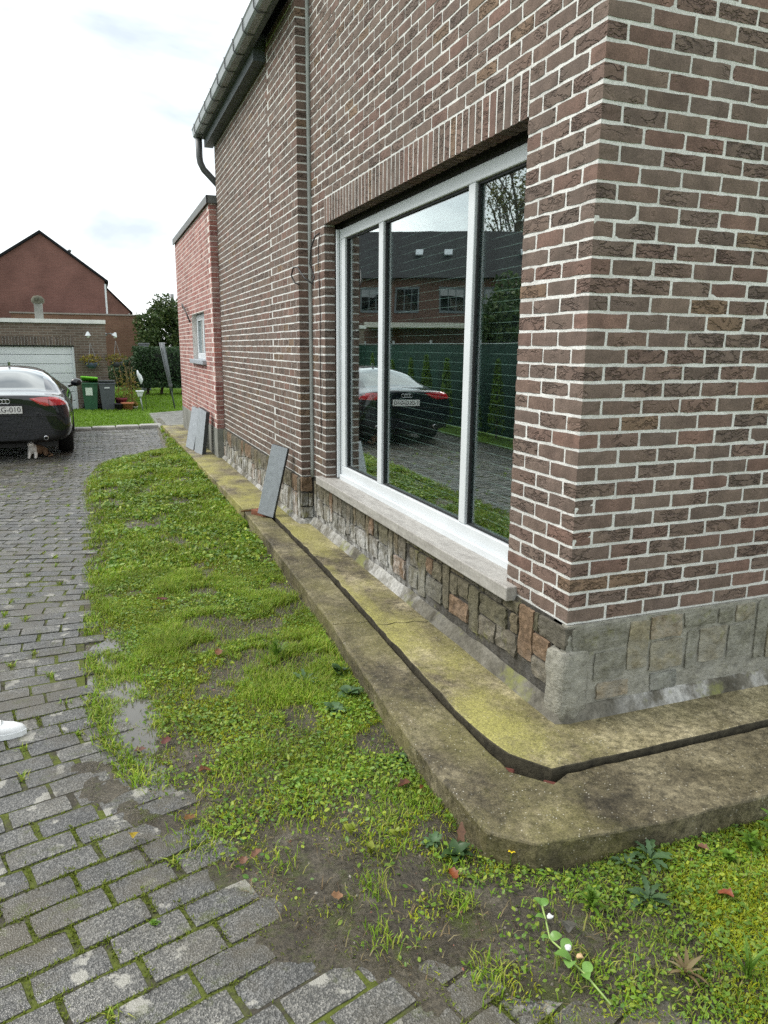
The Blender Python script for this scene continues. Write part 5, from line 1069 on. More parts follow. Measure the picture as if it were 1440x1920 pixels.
for s in (-1, 1):
    mb = MB(); mb.tube([on_tail(s*x, z, 0.0) for x, z in ((0.52, 0.78), (0.50, 0.72), (0.46, 0.665))], 0.004, 5); mb.build('panel_gap', M_BLACK, car, True)
    for yw in (0.95, 3.85):
        wh = empty('wheel', (s*0.80, yw, 0.325), parent=car); mb = MB(); m = RY(R(90)); mb.lathe([(0.22, -0.11), (0.30, -0.115), (0.325, -0.08), (0.328, 0.0), (0.325, 0.08), (0.30, 0.115), (0.22, 0.11)], 32, m); mb.build('tyre', M_TYRE, wh, True)
        mb = MB(); mb.lathe([(0.0, 0.06*s), (0.05, 0.07*s), (0.06, 0.05*s), (0.20, 0.075*s), (0.225, 0.10*s), (0.225, -0.1*s)], 32, m)
        for k in range(5): mb.box(-0.03, 0.03, 0.04, 0.21, 0.06, 0.085, RY(R(90*s)) @ RZ(k*1.2566)); 
        mb.build('rim', M_RIM, wh, True)
    mi = empty('wing_mirror', (s*0.93, 2.85, 0.99), parent=car); mb = MB(); mb.blob((s*0.09, 0, 0.04), (0.105, 0.06, 0.075), 2, 2, 0.05); mb.build('mirror_housing', M_PAINT, mi, True); mb = MB(); mb.tube([(-s*0.06, 0, -0.03), (s*0.03, 0, 0.0)], 0.025, 8); mb.build('mirror_arm', M_PAINT, mi, True)
    mb = MB(); mb.lathe([(0.0, 0), (0.035, 0.0), (0.035, 0.06), (0.028, 0.06)], 12, T(s*0.55, 0.06, 0.33) @ RX(R(90))); mb.build('exhaust', M_CHROME, car, True)
mb = MB(); mb.prism([(0, 1.75), (0.02, 1.85), (0, 1.95), (-0.02, 1.85)], 0, 0.06, T(0, 0, 1.36)); mb.build('roof_fin', M_PAINT, car)
mb = MB(); mb.box(-0.7, 0.7, 0.35, 4.4, 0.16, 0.24); mb.build('underbody', M_BLACK, car)

# ------------------------------------------------------------------ cat under the car
ct = empty('cat', (-2.74, 9.98, 0.0), R(-8)); tag(ct, 'white and brown cat crouching on the paving under the car', 'cat')
def cat_mat():
    s = NT('cat_fur'); v = s.obj(); sp = s.n('ShaderNodeSeparateXYZ'); s.put(sp.inputs[0], v); n = s.noise(v, 60, 4, 0.7)
    f = s.math('ADD', s.math('ADD', s.math('MULTIPLY', sp.outputs[1], 6.0), s.math('MULTIPLY', sp.outputs[0], 4.0)), s.math('MULTIPLY', s.noise(v, 9, 3), 0.9))
    c = s.mix(s.ramp(f, (0.45, 0.0), (0.6, 1.0)), (0.72, 0.69, 0.65), (0.21, 0.14, 0.09)); c = s.mix(1.0, c, s.ramp(n, (0.3, 0.75), (0.7, 1.15)), 'MULTIPLY')
    s.pbr(c, 0.9, s.bump(n, 0.5, 0.006), 0.2); return s.m
def skin(name, verts, edges, mat, parent, lv=2):
    me = bpy.data.meshes.new(name); me.from_pydata([v[:3] for v in verts], edges, []); o = bpy.data.objects.new(name, me); COL.objects.link(o)
    o.modifiers.new('skin', 'SKIN'); sk = me.skin_vertices[0].data
    for i, v in enumerate(verts): sk[i].radius = (v[3], v[3]); sk[i].use_root = (i == 0)
    o.modifiers.new('sub', 'SUBSURF').levels = lv; bpy.context.view_layer.update()
    m2 = bpy.data.meshes.new_from_object(o.evaluated_get(bpy.context.evaluated_depsgraph_get())); bpy.data.objects.remove(o)
    m2.polygons.foreach_set('use_smooth', [True]*len(m2.polygons)); m2.materials.clear(); m2.materials.append(mat); return link(name, m2, parent)
cv = [(0.05, 0.20, 0.125, .095), (0.02, 0.09, 0.13, .085), (0, 0.0, 0.145, .072), (-0.01, -0.045, 0.19, .048), (-0.015, -0.07, 0.235, .058), (-0.02, -0.115, 0.222, .030),
      (0.04, -0.02, 0.09, .03), (0.045, -0.06, 0.03, .022), (0.045, -0.105, 0.018, .02), (-0.05, -0.02, 0.09, .03), (-0.05, -0.06, 0.03, .022), (-0.05, -0.105, 0.018, .02),
      (0.13, 0.20, 0.09, .055), (0.15, 0.11, 0.03, .028), (-0.04, 0.22, 0.09, .055), (-0.06, 0.13, 0.03, .028), (0.09, 0.30, 0.06, .03), (0.20, 0.26, 0.03, .022), (0.24, 0.14, 0.025, .018), (0.20, 0.05, 0.022, .012)]
M_CAT = cat_mat(); skin('body', cv, [(0, 1), (1, 2), (2, 3), (3, 4), (4, 5), (2, 6), (6, 7), (7, 8), (2, 9), (9, 10), (10, 11), (0, 12), (12, 13), (0, 14), (14, 15), (0, 16), (16, 17), (17, 18), (18, 19)], M_CAT, ct)
for s in (-1, 1):
    mb = MB(); c = Vector((-0.015+s*0.036, -0.068, 0.275)); mb.add([c+Vector((-0.024, -0.01, 0)), c+Vector((0.024, -0.01, 0)), c+Vector((0, 0.018, 0)), c+Vector((s*0.012, 0, 0.055))], [(0, 1, 3), (1, 2, 3), (2, 0, 3)]); mb.build('ear', M_CAT, ct)
    mb = MB(); mb.blob((-0.018+s*0.023, -0.117, 0.25), (0.009, 0.006, 0.009), 1, 1, 0); mb.build('eye', M_BLACK, ct, True)
mb = MB(); mb.blob((-0.02, -0.146, 0.228), (0.007, 0.005, 0.005), 1, 1, 0); mb.build('nose', plain('pink_nose', (0.4, 0.18, 0.16), 0.5), ct, True)

# ------------------------------------------------------------------ white shoe at the picture's edge
sh = empty('white_sneaker', (-2.172, 0.955, 0.0), R(-4)); tag(sh, 'clean white sneaker standing on the pavers', 'shoe')
prof = [(0.0, .006, .022, .030), (-.015, .026, .024, .044), (-.05, .041, .026, .055), (-.09, .047, .027, .062), (-.13, .047, .028, .080), (-.17, .042, .029, .098), (-.21, .037, .030, .105), (-.25, .036, .031, .103), (-.275, .032, .031, .098), (-.292, .010, .031, .085)]
def loft(sec, n, zlo, zhi, name, mat, smooth=True, open_top=False):
    mb = MB()
    for (x, hw, za, zb) in sec:
        lo, hi = zlo(za, zb), zhi(za, zb)
        for k in range(n+1):
            t = math.pi*k/n; mb.v.append((x, -hw*math.cos(t)*1.0, lo+(hi-lo)*math.sin(t)**0.6))
        mb.v.append((x, 0, lo))
    m = n+2
    for i in range(len(sec)-1):
        for k in range(m): mb.f.append((i*m+k, i*m+(k+1) % m, (i+1)*m+(k+1) % m, (i+1)*m+k))
    mb.f.append(tuple(range(m))); mb.f.append(tuple(range((len(sec)-1)*m+m-1, (len(sec)-1)*m-1, -1))); return fix_normals(mb.build(name, mat, sh, smooth))
M_SHOE = plain('white_leather', (0.74, 0.75, 0.76), 0.5, 0.4, 0.05, 20, 0.1); loft(prof, 12, lambda a, b: a-0.004, lambda a, b: b, 'upper', M_SHOE)
mb = MB(); ring = [(p[0]+0.004, -p[1]-0.004) for p in prof]+[(p[0]-0.002, p[1]+0.004) for p in prof[::-1]]; mb.prism(ring, 0.002, 0.026); mb.build('sole', plain('white_rubber', (0.68, 0.70, 0.71), 0.6), sh)
mb = MB(); mb.lathe([(0.030, 0), (0.034, 0.008), (0.028, 0.012), (0.022, 0)], 16, T(-0.225, 0, 0.098) @ Matrix.Scale(1.5, 4, (1, 0, 0))); mb.build('collar', M_SHOE, sh, True)
for k in range(4): x = -0.095-k*0.021; mb = MB(); mb.tube([(x, -0.028, 0.054+k*0.008), (x-0.004, 0, 0.073+k*0.010), (x, 0.028, 0.054+k*0.008)], 0.0035, 6); mb.build('lace', M_SHOE, sh, True)

# ------------------------------------------------------------------ grass, moss and small weeds
def scatter(n, x0, x1, y0, y1, dens, seed):
    g = np.random.default_rng(seed); X = x0+(x1-x0)*g.random(n); Y = y0+(y1-y0)*g.random(n); keep = []
    u = g.random(n); xe = x_edge(Y)
    for i in range(n):
        if X[i] < xe[i]-0.03 or in_slab(X[i]-0.01, Y[i]-0.01): continue
        if u[i] < dens(X[i], Y[i]): keep.append(i)
    X, Y = X[keep], Y[keep]; return np.stack([X, Y, np.array([soil_z(a, b) for a, b in zip(X, Y)])], 1), g
def blades(P, g, h, wd, lean=0.5, name='grass', mat=M_GRASS, hv=0.5, parent=None):
    n = len(P); hh = h*(1-hv+2*hv*g.random(n)) if np.isscalar(h) else h*(0.6+0.8*g.random(n)); a = g.random(n)*6.283; d = np.stack([np.cos(a), np.sin(a), np.zeros(n)], 1); sd = np.stack([-np.sin(a), np.cos(a), np.zeros(n)], 1)
    w_ = (wd*(0.7+0.6*g.random(n)))[:, None]; ln = (lean*(0.3+g.random(n)))[:, None]; up = np.array([0, 0, 1.0]); H_ = hh[:, None]
    m = P+up*H_*0.55+d*H_*ln*0.35; t = P+up*H_*(1-0.25*ln)+d*H_*ln
    V = np.stack([P-sd*w_*0.5, P+sd*w_*0.5, m+sd*w_*0.42, m-sd*w_*0.42, t], 1).reshape(-1, 3); b = np.arange(n)*5
    me = bpy.data.meshes.new(name); Fq = np.stack([b, b+1, b+2, b+3], 1); Ft = np.stack([b+3, b+2, b+4], 1)
    me.vertices.add(len(V)); me.vertices.foreach_set('co', V.astype(np.float32).ravel()); L = np.concatenate([Fq.ravel(), Ft.ravel()]).astype(np.int32)
    me.loops.add(len(L)); me.loops.foreach_set('vertex_index', L); me.polygons.add(2*n)
    me.polygons.foreach_set('loop_start', np.concatenate([np.arange(n)*4, 4*n+np.arange(n)*3]).astype(np.int32)); me.polygons.foreach_set('loop_total', np.concatenate([np.full(n, 4), np.full(n, 3)]).astype(np.int32))
    me.update(calc_edges=True); me.polygons.foreach_set('use_smooth', np.zeros(2*n, bool)); me.materials.append(mat); o = bpy.data.objects.new(name, me); COL.objects.link(o); o['kind'] = 'stuff'; return o
def patchy(x, y, s, o, lo, hi):
    return min(1, max(0, (fbm(x, y, s, o)-lo)/(hi-lo)))
def d_grass(x, y):
    b = bare(x, y); g = patchy(x, y, 1.7, 3, -0.55, 0.25); r = 0.8 if (y < -0.55 and x > -0.6) else (0.34+0.66*min(1, max(0, (y-0.1)/1.3))); g = g*(0.6+0.4*patchy(x, y, 5.0, 91, -0.4, 0.3))
    return max(0, (1-1.15*b))*(0.42+0.58*g)*r+0.05*(b < 0.9)
P, g = scatter(260000, -2.0, -0.5, -0.6, 3.2, d_grass, 1); hm = np.array([(0.012+0.040*patchy(a, b, 1.7, 3, -0.3, 0.5))*(0.6+0.4*min(1, max(0, b))) for a, b in P[:, :2]])
tag(blades(P, g, hm, 0.0031, 0.8), 'short wet lawn grass between driveway and kerb', 'grass')
P, g = scatter(150000, -2.05, -0.45, 3.2, 13.6, lambda x, y: d_grass(x, y), 2); hm = np.array([0.022+0.035*patchy(a, b, 1.7, 3, -0.3, 0.5) for a, b in P[:, :2]])
tag(blades(P, g, hm, 0.008, 0.7, 'far_grass'), 'short lawn grass running back along the house path', 'grass')
P, g = scatter(85000, -1.2, 1.6, -2.2, -0.6, d_grass, 3); tag(blades(P, g, 0.022, 0.0028, 0.9, 'corner_grass'), 'sparse grass among moss in front of the corner kerb', 'grass')
n = 60000; g = np.random.default_rng(4); P = np.stack([-5+10*g.random(n), 14.2+14*g.random(n)**1.4, np.full(n, 0.012)], 1); P = P[~((P[:, 0] > -0.62) & (P[:, 0] < 0.8) & (P[:, 1] < 17.8) & (P[:, 0] > -0.62))]; P = P[~((P[:, 0] < GX1+0.02) & (P[:, 1] > GY-0.05))]; P = P[~((P[:, 0] > -0.25) & (P[:, 1] < 12.8))]
tag(blades(P, g, 0.05, 0.020, 0.5, 'back_lawn_grass', M_FARGRASS), 'bright green mown grass of the back lawn', 'grass')
# small broad leaves: clover, buttercup, plantain
def small_leaves(P, g, size, name, mat, lift=0.02, up=1.3):
    n = len(P); P = P.copy(); P[:, 2] += lift*g.random(n); nrm = g.normal(size=(n, 3))*0.55; nrm[:, 2] += up; nrm /= np.linalg.norm(nrm, axis=1)[:, None]
    a = g.normal(size=(n, 3)); a -= nrm*(a*nrm).sum(1)[:, None]; a /= np.linalg.norm(a, axis=1)[:, None]; b = np.cross(nrm, a); s = (size*(0.5+g.random(n)))[:, None]
    pts = [P-a*s*0.5, P-a*s*0.15+b*s*0.30-nrm*s*0.02, P+a*s*0.25+b*s*0.26+nrm*s*0.05, P+a*s*0.55, P+a*s*0.25-b*s*0.26+nrm*s*0.05, P-a*s*0.15-b*s*0.30-nrm*s*0.02]
    V = np.stack(pts, 1).reshape(-1, 3); k = np.arange(n)*6; F = np.concatenate([np.stack([k, k+1, k+2, k+3], 1), np.stack([k, k+3, k+4, k+5], 1)]); o = mesh_np(name, V, F, mat); o['kind'] = 'stuff'; return o
def d_weed(x, y):
    b = bare(x, y); return max(0, 1-1.2*b)*(0.15+0.85*patchy(x, y, 2.2, 17, -0.35, 0.3))*(1.0 if x > x_edge(y)+0.12 else 0.4)+0.012
P, g = scatter(62000, -2.0, -0.5, -0.6, 3.2, d_weed, 11); tag(small_leaves(P, g, 0.016, 'ground_cover', M_CLOVER, 0.030), 'low clover and buttercup leaves in the lawn', 'weeds')
P, g = scatter(40000, -2.05, -0.45, 3.2, 11.5, d_weed, 12); tag(small_leaves(P, g, 0.035, 'far_ground_cover', M_CLOVER, 0.045), 'low broad weed leaves farther along the lawn', 'weeds')
P, g = scatter(75000, -1.2, 1.6, -2.1, -0.6, d_weed, 13); tag(small_leaves(P, g, 0.013, 'corner_ground_cover', M_CLOVER, 0.025), 'low weed leaves in front of the corner kerb', 'weeds')
# moss cushions
def d_moss(x, y): return max(0, 1-1.1*bare(x, y))*patchy(x, y, 2.0, 29, -0.5, 0.2)
P, g = scatter(200000, -1.0, 1.6, -1.9, -0.58, d_moss, 21); tag(blades(P, g, 0.013, 0.004, 0.9, 'moss', M_MOSS), 'yellow-green moss cushions in front of the corner kerb', 'moss')
P, g = scatter(150000, -1.95, -0.5, -0.6, 3.6, lambda x, y: 0.8*d_moss(x, y), 22); tag(blades(P, g, 0.012, 0.004, 0.9, 'lawn_moss', M_MOSS), 'yellow-green moss between the lawn grass', 'moss')
P, g = scatter(45000, -1.9, 1.2, -1.8, 4.0, lambda x, y: 0.2, 23); tag(blades(P, g, 0.022, 0.003, 1.6, 'dead_straw', M_DEAD), 'dead straw and stalks lying in the lawn', 'straw')
# moss and tufts in the paving joints
g = np.random.default_rng(31); JP = []; TU = []
for (x, y, an_, wd) in joints:
    if y > 9 or x < -3.6: continue
    m0 = fbm(x, y, 1.3, 41)
    near = y < 1.2
    if wd > 0: # cross joint
        k = int((90 if near else 10)*max(0, m0+0.40)*1.5)
        if k: u = (g.random(k)-0.5)*wd; q = g.normal(size=k)*0.0055; JP.append(np.stack([x+q*math.cos(an_)-u*math.sin(an_), y+q*math.sin(an_)+u*math.cos(an_), np.full(k, -0.010)], 1))
        if g.random() < (0.16 if y < 1 else 0.30): k = int(10+30*g.random()); TU.append(np.stack([x+g.normal(size=k)*0.011, y+g.normal(size=k)*0.014, np.full(k, -0.012)], 1))
    else:
        k = int((130 if near else 8)*max(0, m0+0.40)*1.5)
        if k: u = (g.random(k)-0.5)*0.23; q = g.normal(size=k)*0.0035; JP.append(np.stack([x+u*math.cos(an_)-q*math.sin(an_), y+u*math.sin(an_)+q*math.cos(an_), np.full(k, -0.010)], 1))
JP = np.concatenate(JP); JP = JP[JP[:, 0] < x_edge(JP[:, 1])+0.03]; tag(blades(JP, g, 0.014, 0.0045, 0.8, 'joint_moss', M_JMOSS), 'dark green moss growing in the paver joints', 'moss')
TU = np.concatenate(TU); TU = TU[TU[:, 0] < x_edge(TU[:, 1])+0.03]; tag(blades(TU, g, 0.030, 0.005, 1.0, 'joint_tufts', M_GRASS), 'small grass tufts sprouting from the paver joints', 'grass')
# ragged grass edge beside the drive
P = []; g = np.random.default_rng(33)
for y in np.arange(0.35, 8.0, 0.012):
    if fbm(0.3, y, 2.2, 51) > -0.22:
        for k in range(9 if y < 3 else 4): P.append((float(x_edge(y))+g.normal()*0.028+0.01, y+g.normal()*0.008, -0.006))
tag(blades(np.array(P), g, 0.035, 0.0055, 1.0, 'edge_grass', M_GRASS), 'ragged grass fringe along the driveway edge', 'grass')
# isolated tufts in the bare mud
P = []
for (x, y, r, k) in ((-1.53, -0.06, 0.05, 220), (-1.30, -0.31, 0.03, 60), (-1.05, -0.55, 0.035, 90), (-0.86, -0.95, 0.035, 140), (-0.83, -0.70, 0.03, 80), (-0.62, -1.02, 0.04, 120), (-1.1, -0.72, 0.025, 60), (-1.72, 0.55, 0.05, 150), (-1.82, 1.35, 0.03, 200), (-1.80, 1.05, 0.03, 200), (-1.69, 1.2, 0.035, 220), (-1.62, 0.85, 0.04, 160), (-1.4, 0.3, 0.05, 160), (-1.2, -0.05, 0.05, 160), (-1.66, 0.35, 0.03, 90), (-0.95, -0.35, 0.05, 120), (-0.78, -0.50, 0.03, 60)):
    for q in range(k): a = g.normal()*r; b = g.normal()*r*1.3; P.append((x+a, y+b, soil_z(x+a, y+b)))
tag(blades(np.array(P), g, 0.032, 0.0042, 0.9, 'mud_tufts', M_GRASS), 'scattered grass tufts standing in the mud', 'grass')
# grit
P, g = scatter(16000, -1.9, 1.0, -1.9, 2.0, lambda x, y: 0.6*bare(x, y), 41); V = []; Fg = []
oc = np.array([(1, 0, 0), (-1, 0, 0), (0, 1, 0), (0, -1, 0), (0, 0, 1), (0, 0, -1)], float); of = np.array([(0, 2, 4), (2, 1, 4), (1, 3, 4), (3, 0, 4), (2, 0, 5), (1, 2, 5), (3, 1, 5), (0, 3, 5)])
V = np.concatenate([p+oc*(0.0012+0.006*g.random()**5)*g.uniform(0.6, 1.3, 3) for p in P]); Fg = np.concatenate([of+6*i for i in range(len(P))])
def grit_mat():
    s = NT('grit'); r = s.rand(); s.pbr(s.ramp(r, (0, (0.10, 0.09, 0.07)), (0.45, (0.17, 0.15, 0.12)), (0.7, (0.30, 0.28, 0.24)), (0.92, (0.30, 0.12, 0.08))), 0.8); return s.m
o = mesh_np('grit', V, Fg, grit_mat()); tag(o, 'small grit and brick crumbs lying in the mud', 'grit', kind='stuff')

P, g = scatter(2600, -1.9, 1.0, -1.8, 2.0, lambda x, y: 0.15+0.6*bare(x, y), 43); n = len(P); a_ = g.random(n)*6.283; d = np.stack([np.cos(a_), np.sin(a_), g.normal(size=n)*0.15], 1)*(0.008+0.03*g.random(n)**2)[:, None]; s_ = np.stack([-np.sin(a_), np.cos(a_), np.zeros(n)], 1)*0.0011; P[:, 2] += 0.004
V = np.stack([P-d-s_, P-d+s_, P+d+s_, P+d-s_, P-d+np.array([0, 0, 0.0018]), P+d+np.array([0, 0, 0.0018])], 1).reshape(-1, 3); k = np.arange(n)*6; Fg = np.concatenate([np.stack([k, k+3, k+5, k+4], 1), np.stack([k+4, k+5, k+2, k+1], 1)])
o = mesh_np('twigs', V, Fg, plain('dark_twig', (0.075, 0.052, 0.03), 0.8)); tag(o, 'thin dark twigs and stalks littering the mud and lawn', 'twigs', kind='stuff')

# ------------------------------------------------------------------ single weeds
def leaf_mesh(name, L, W, kind, mat, seed=0):
    """curved leaf with a folded midrib along +X"""
    n = 8; mb = MB(); g = random.Random(seed)
    for i in range(n+1):
        u = i/n; x = L*u
        if kind == 'broad': w_ = W*math.sin(math.pi*min(1, u*0.92+0.06))**0.75
        elif kind == 'lobed': w_ = W*(0.25+0.75*u)*math.sin(math.pi*min(1, u*0.9+0.1))**0.6*(1.0 if i % 2 else 0.55)
        elif kind == 'narrow': w_ = W*math.sin(math.pi*(u*0.9+0.08))
        else: w_ = W*math.sin(math.pi*(u*0.96+0.02))**0.6*(1+0.28*math.sin(i*2.1+seed*1.9))
        z = L*(0.55*u-0.62*u*u) if kind != 'fallen' else 0.10*L*math.sin(u*3+seed)+0.01
        c = 0.25*w_ if kind != 'fallen' else w_*(0.55+0.4*math.sin(seed*1.7+u*3))
        mb.v += [(x, -w_, z+c), (x, 0, z), (x, w_, z+c)]
    for i in range(n): a = i*3; mb.f += [(a, a+3, a+4, a+1), (a+1, a+4, a+5, a+2)]
    return mb.mesh(name, mat, True)
LM = {}
def leafm(kind, mat, L, W):
    k = (kind, mat.name, L, W)
    if k not in LM: LM[k] = [leaf_mesh('leaf', L, W, kind, mat, s) for s in range(3)]
    return LM[k]
M_W1 = foliage_mat('dark_weed', [(0.040, 0.085, 0.028), (0.055, 0.11, 0.03)], 0.35); M_W2 = foliage_mat('bluish_weed', [(0.075, 0.14, 0.065), (0.095, 0.17, 0.07)], 0.45); M_W3 = foliage_mat('bright_weed', [(0.10, 0.20, 0.022), (0.14, 0.25, 0.03)], 0.45); M_W4 = foliage_mat('yellow_weed', [(0.28, 0.32, 0.05), (0.20, 0.26, 0.035)], 0.5)
def rosette(x, y, label, kind, mat, L, W, n, tilt=(-35, -5), tall=0.0, cat='weed', name='weed'):
    o = empty(name, (x, y, soil_z(x, y)+0.003)); tag(o, label, cat); ms = leafm(kind, mat, L, W)
    for k in range(n):
        q = link('leaf', ms[k % 3], o); t = k*2.4+random.uniform(-.3, .3); h = tall*(k/n); s = random.uniform(0.65, 1.1)*(1-0.4*(k/n) if tall else 1.0)
        q.location = (0, 0, h); q.rotation_euler = (random.uniform(-.25, .25), R(random.uniform(*tilt))-0.35*(k/n), t); q.scale = (s, s, s)
    return o
rosette(-0.745, -0.49, 'dark green broad-leaved weed against the chamfered corner of the kerb', 'broad', M_W1, 0.070, 0.019, 17)
rosette(-0.80, -0.42, 'cut-leaved buttercup growing beside the dark weed at the kerb corner', 'lobed', M_W2, 0.05, 0.018, 14)
rosette(-0.47, -0.86, 'upright feathery pale green weed nearest the creeping stem', 'narrow', M_W3, 0.060, 0.007, 34, (-60, -15), 0.05)
rosette(-0.27, -0.885, 'bluish rosette with toothed leaves in the moss', 'lobed', M_W2, 0.085, 0.020, 13)
rosette(-0.15, -0.75, 'bluish toothed rosette nearest the front kerb', 'lobed', M_W2, 0.075, 0.018, 12)
rosette(-0.24, -0.74, 'smaller toothed rosette close beside the one nearest the front kerb', 'lobed', M_W2, 0.06, 0.015, 10)
rosette(-0.71, 0.75, 'broad-leaved weed by the kerb below the middle window pane', 'broad', M_W2, 0.085, 0.026, 9)
rosette(-0.83, 0.63, 'spreading broad-leaved weed a step out from the kerb', 'broad', M_W2, 0.07, 0.022, 10)
rosette(-0.88, 0.95, 'thistle-like toothed weed in the middle of the lawn strip', 'lobed', M_W2, 0.09, 0.018, 12)
rosette(0.335, -0.80, 'tall bright green leafy weed at the right end of the front kerb', 'broad', M_W3, 0.075, 0.017, 20, (-60, -15), 0.10)
rosette(0.22, -0.82, 'bright green leafy weed second from the right end of the front kerb', 'broad', M_W3, 0.065, 0.016, 16, (-55, -10), 0.06)
rosette(0.10, -0.84, 'low bright green weed between the tall weeds and the rosettes', 'broad', M_W3, 0.05, 0.013, 14, (-50, -5), 0.03)
rosette(-0.36, -1.14, 'half-withered weed with brown stalks in the bare patch', 'narrow', M_DEAD, 0.07, 0.006, 12, (-50, 5))
rosette(-1.04, -0.27, 'yellowing seedling with pale heart-shaped leaves', 'broad', M_W4, 0.045, 0.017, 5, (-70, -30), 0.02)
rosette(-1.02, -0.40, 'yellow-green seedling closer to the mud track', 'broad', M_W4, 0.045, 0.014, 6, (-70, -30), 0.02)
rosette(-0.90, -0.34, 'yellow-green seedling between mud track and kerb', 'broad', M_W4, 0.04, 0.012, 6, (-60, -20), 0.02)
rosette(-0.635, 0.52, 'pale yellow plant leaning against the kerb side', 'broad', M_W4, 0.055, 0.014, 6, (-80, -40), 0.05)
rosette(-0.22, -1.22, 'grassy tuft of long thin leaves at the lower right corner', 'narrow', M_W3, 0.12, 0.003, 22, (-75, -25))
rosette(-0.95, 1.30, 'dense tuft of long grass halfway along the lawn strip', 'narrow', M_W3, 0.13, 0.003, 60, (-85, -35), name='grass_tuft', cat='grass tuft')
rosette(-0.68, 1.0, 'dark weed overhanging the kerb beside the grass tuft', 'broad', M_W1, 0.07, 0.02, 12, (-50, -10))
rosette(-0.70, 0.13, 'small dark weed with round leaves at the kerb foot', 'broad', M_W1, 0.045, 0.018, 9)
rosette(-2.045, -0.40, 'tiny star-shaped weed in a joint at the lower left', 'narrow', M_W4, 0.045, 0.005, 8, (-25, 5))
rosette(-1.72, -0.42, 'little leafy weed in the wide joint among the nearest pavers', 'broad', M_W3, 0.02, 0.007, 22, (-45, -5), 0.01)
# creeping stem with white buds
cs = empty('creeping_stem', (-0.64, -1.0, 0.03)); tag(cs, 'pale green creeping stem with round leaves and white buds lying on the mud', 'plant')
pts = [(0.019, 0.176, 0.03), (0.006, 0.136, 0.02), (-0.021, 0.071, 0.015), (-0.013, 0.017, 0.02), (-0.013, -0.022, 0.02), (0.0, -0.064, 0.015), (0.015, -0.159, 0.0)]
mb = MB(); mb.tube(pts, 0.003, 6); mb.build('stem', plain('pale_stem', (0.30, 0.42, 0.12), 0.5), cs, True)
M_CL = foliage_mat('pale_round_leaf', [(0.17, 0.34, 0.07), (0.22, 0.40, 0.10)], 0.3)
for k, (i, t, s) in enumerate(((0, 2.0, .9), (0, 0.4, .8), (1, 2.8, .9), (2, -0.3, 1.0), (2, 2.9, .8), (3, 0.6, 1.1), (4, 2.5, 1.35), (4, -2.4, 1.2), (5, 0.5, 1.0), (5, -1.9, .9))):
    q = link('leaf', leafm('broad', M_CL, 0.036, 0.015)[k % 3], cs); q.location = pts[i]; q.rotation_euler = (0.2, -0.4, t); q.scale = (s, s, s)
for i in (1, 3): mb = MB(); mb.blob((pts[i][0]+0.012, pts[i][1]-0.004, 0.03), (0.009, 0.008, 0.007), i, 2, 0.9); mb.build('bud', plain('white_petal', (0.75, 0.76, 0.74), 0.5), cs, True)
mb = MB(); mb.blob((0.018, -0.016, 0.022), (0.010, 0.009, 0.006), 5, 2, 0.9); mb.build('bud', plain('faded_petal', (0.55, 0.38, 0.2), 0.7), cs, True)
yf = empty('yellow_flower', (-0.60, -0.60, 0.02)); tag(yf, 'single small yellow flower below the chamfered kerb corner', 'flower'); mb = MB(); mb.tube([(0, 0, 0), (0.005, 0, 0.06)], 0.0018, 5); mb.build('stem', M_W3, yf)
pm_ = leaf_mesh('petal', 0.014, 0.005, 'broad', plain('yellow_petal', (0.75, 0.58, 0.02), 0.5), 1)
for k in range(6): q = link('petal', pm_, yf); q.location = (0.005, 0, 0.06); q.rotation_euler = (0, -0.4, k*1.05)
# ------------------------------------------------------------------ fallen leaves
def fallen(x, y, label, col, L, W, rz, z=None, tilt=(0, 0), seed=1):
    s = NT('leaf_'+label[:10]); v = s.obj(); c = s.ramp(s.noise(v, 50, 4, 0.7), (0.3, tuple(k*0.35 for k in col)), (0.7, tuple(k*0.9 for k in col))); s.pbr(c, 0.5, s.bump(s.noise(v, 120, 3), 0.4, 0.002), 0.4)
    me = leaf_mesh('fallen_leaf', L, W, 'fallen', s.m, seed); o = link('fallen_leaf', me); o.location = (x-0.5*L*math.cos(rz), y-0.5*L*math.sin(rz), (soil_z(x, y) if z is None else z)+0.014); o.rotation_euler = (tilt[0], tilt[1], rz); tag(o, label, 'leaf', 'fallen autumn leaves')
B1 = (0.20, 0.075, 0.025); B2 = (0.13, 0.045, 0.02); B3 = (0.22, 0.105, 0.06)
fallen(-1.466, 0.328, 'orange-brown leaf lying on the lawn above the mud', B1, 0.055, 0.019, 0.3); fallen(-1.561, 0.054, 'curled dark brown leaf at the edge of the mud beside the pavers', (0.20, 0.09, 0.02), 0.05, 0.018, 0.9, seed=2)
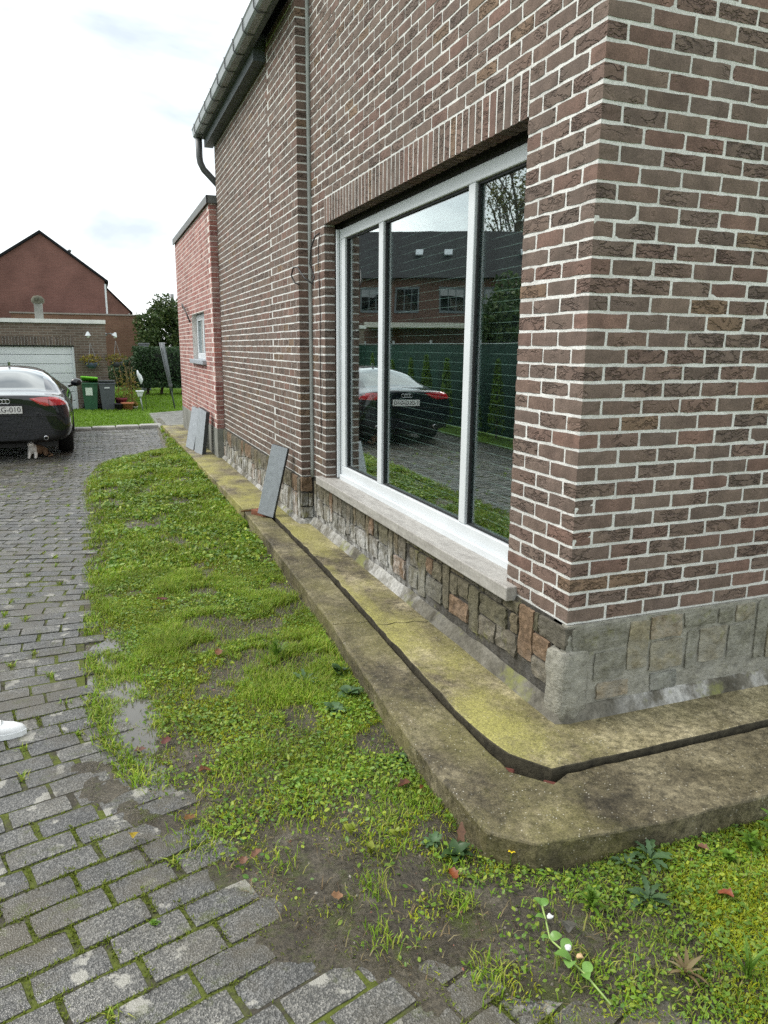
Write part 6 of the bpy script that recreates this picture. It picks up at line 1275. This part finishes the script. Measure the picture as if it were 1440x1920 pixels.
fallen(-1.42, -0.255, 'pinkish brown leaf on the mud track, the left of two touching', B3, 0.035, 0.014, 1.2, seed=3); fallen(-1.375, -0.24, 'pinkish brown leaf on the mud track, the right of two touching', B3, 0.05, 0.013, 0.6, seed=4)
fallen(-1.183, -0.548, 'tan folded leaf alone in the middle of the mud track', (0.28, 0.15, 0.075), 0.036, 0.016, -0.3, seed=2); fallen(-1.755, 0.0, 'bright yellow leaf lying on a paver', (0.45, 0.32, 0.015), 0.045, 0.017, 1.3, z=0.002, seed=1)
fallen(-0.80, -0.585, 'rust-red leaf among the dark weed leaves at the kerb corner', (0.24, 0.065, 0.015), 0.05, 0.015, 1.5, seed=3); fallen(-0.70, -0.43, 'long curled brown leaf propped against the kerb side', (0.24, 0.12, 0.07), 0.085, 0.014, 1.1, tilt=(0.3, -0.9), seed=5)
fallen(-0.045, -0.968, 'glossy red-brown leaf lying on the bright moss', (0.30, 0.085, 0.04), 0.05, 0.017, 1.9, seed=1); fallen(-1.243, 1.433, 'rust-coloured leaf standing in the grass halfway up the lawn', B1, 0.06, 0.02, 1.4, tilt=(0, -0.4), seed=2)
fallen(-0.753, -0.058, 'dark rust leaf in the grass next to the kerb', B2, 0.055, 0.018, 0.1, seed=4); fallen(-0.587, -0.914, 'dull grey dead leaf beside the creeping stem', (0.13, 0.125, 0.11), 0.06, 0.022, 0.9, seed=1)
fallen(-1.592, 0.626, 'dark red leaf at the edge of the puddle mud', (0.16, 0.05, 0.04), 0.055, 0.02, 0.7, seed=3); fallen(-1.704, 0.62, 'brown leaf on the wet mud between puddle and pavers', B2, 0.05, 0.017, -0.2, seed=5); fallen(-1.453, 2.504, 'dark crimson leaf far up the lawn in yellowish grass', (0.15, 0.03, 0.03), 0.075, 0.026, 0.2, seed=2)
fallen(0.06, -0.77, 'small tan leaf close to the front kerb', B3, 0.04, 0.013, 2.1, seed=4); fallen(-0.70, -0.12, 'small orange leaf below the dark rust one at the kerb', B1, 0.035, 0.014, 0.4, seed=1)
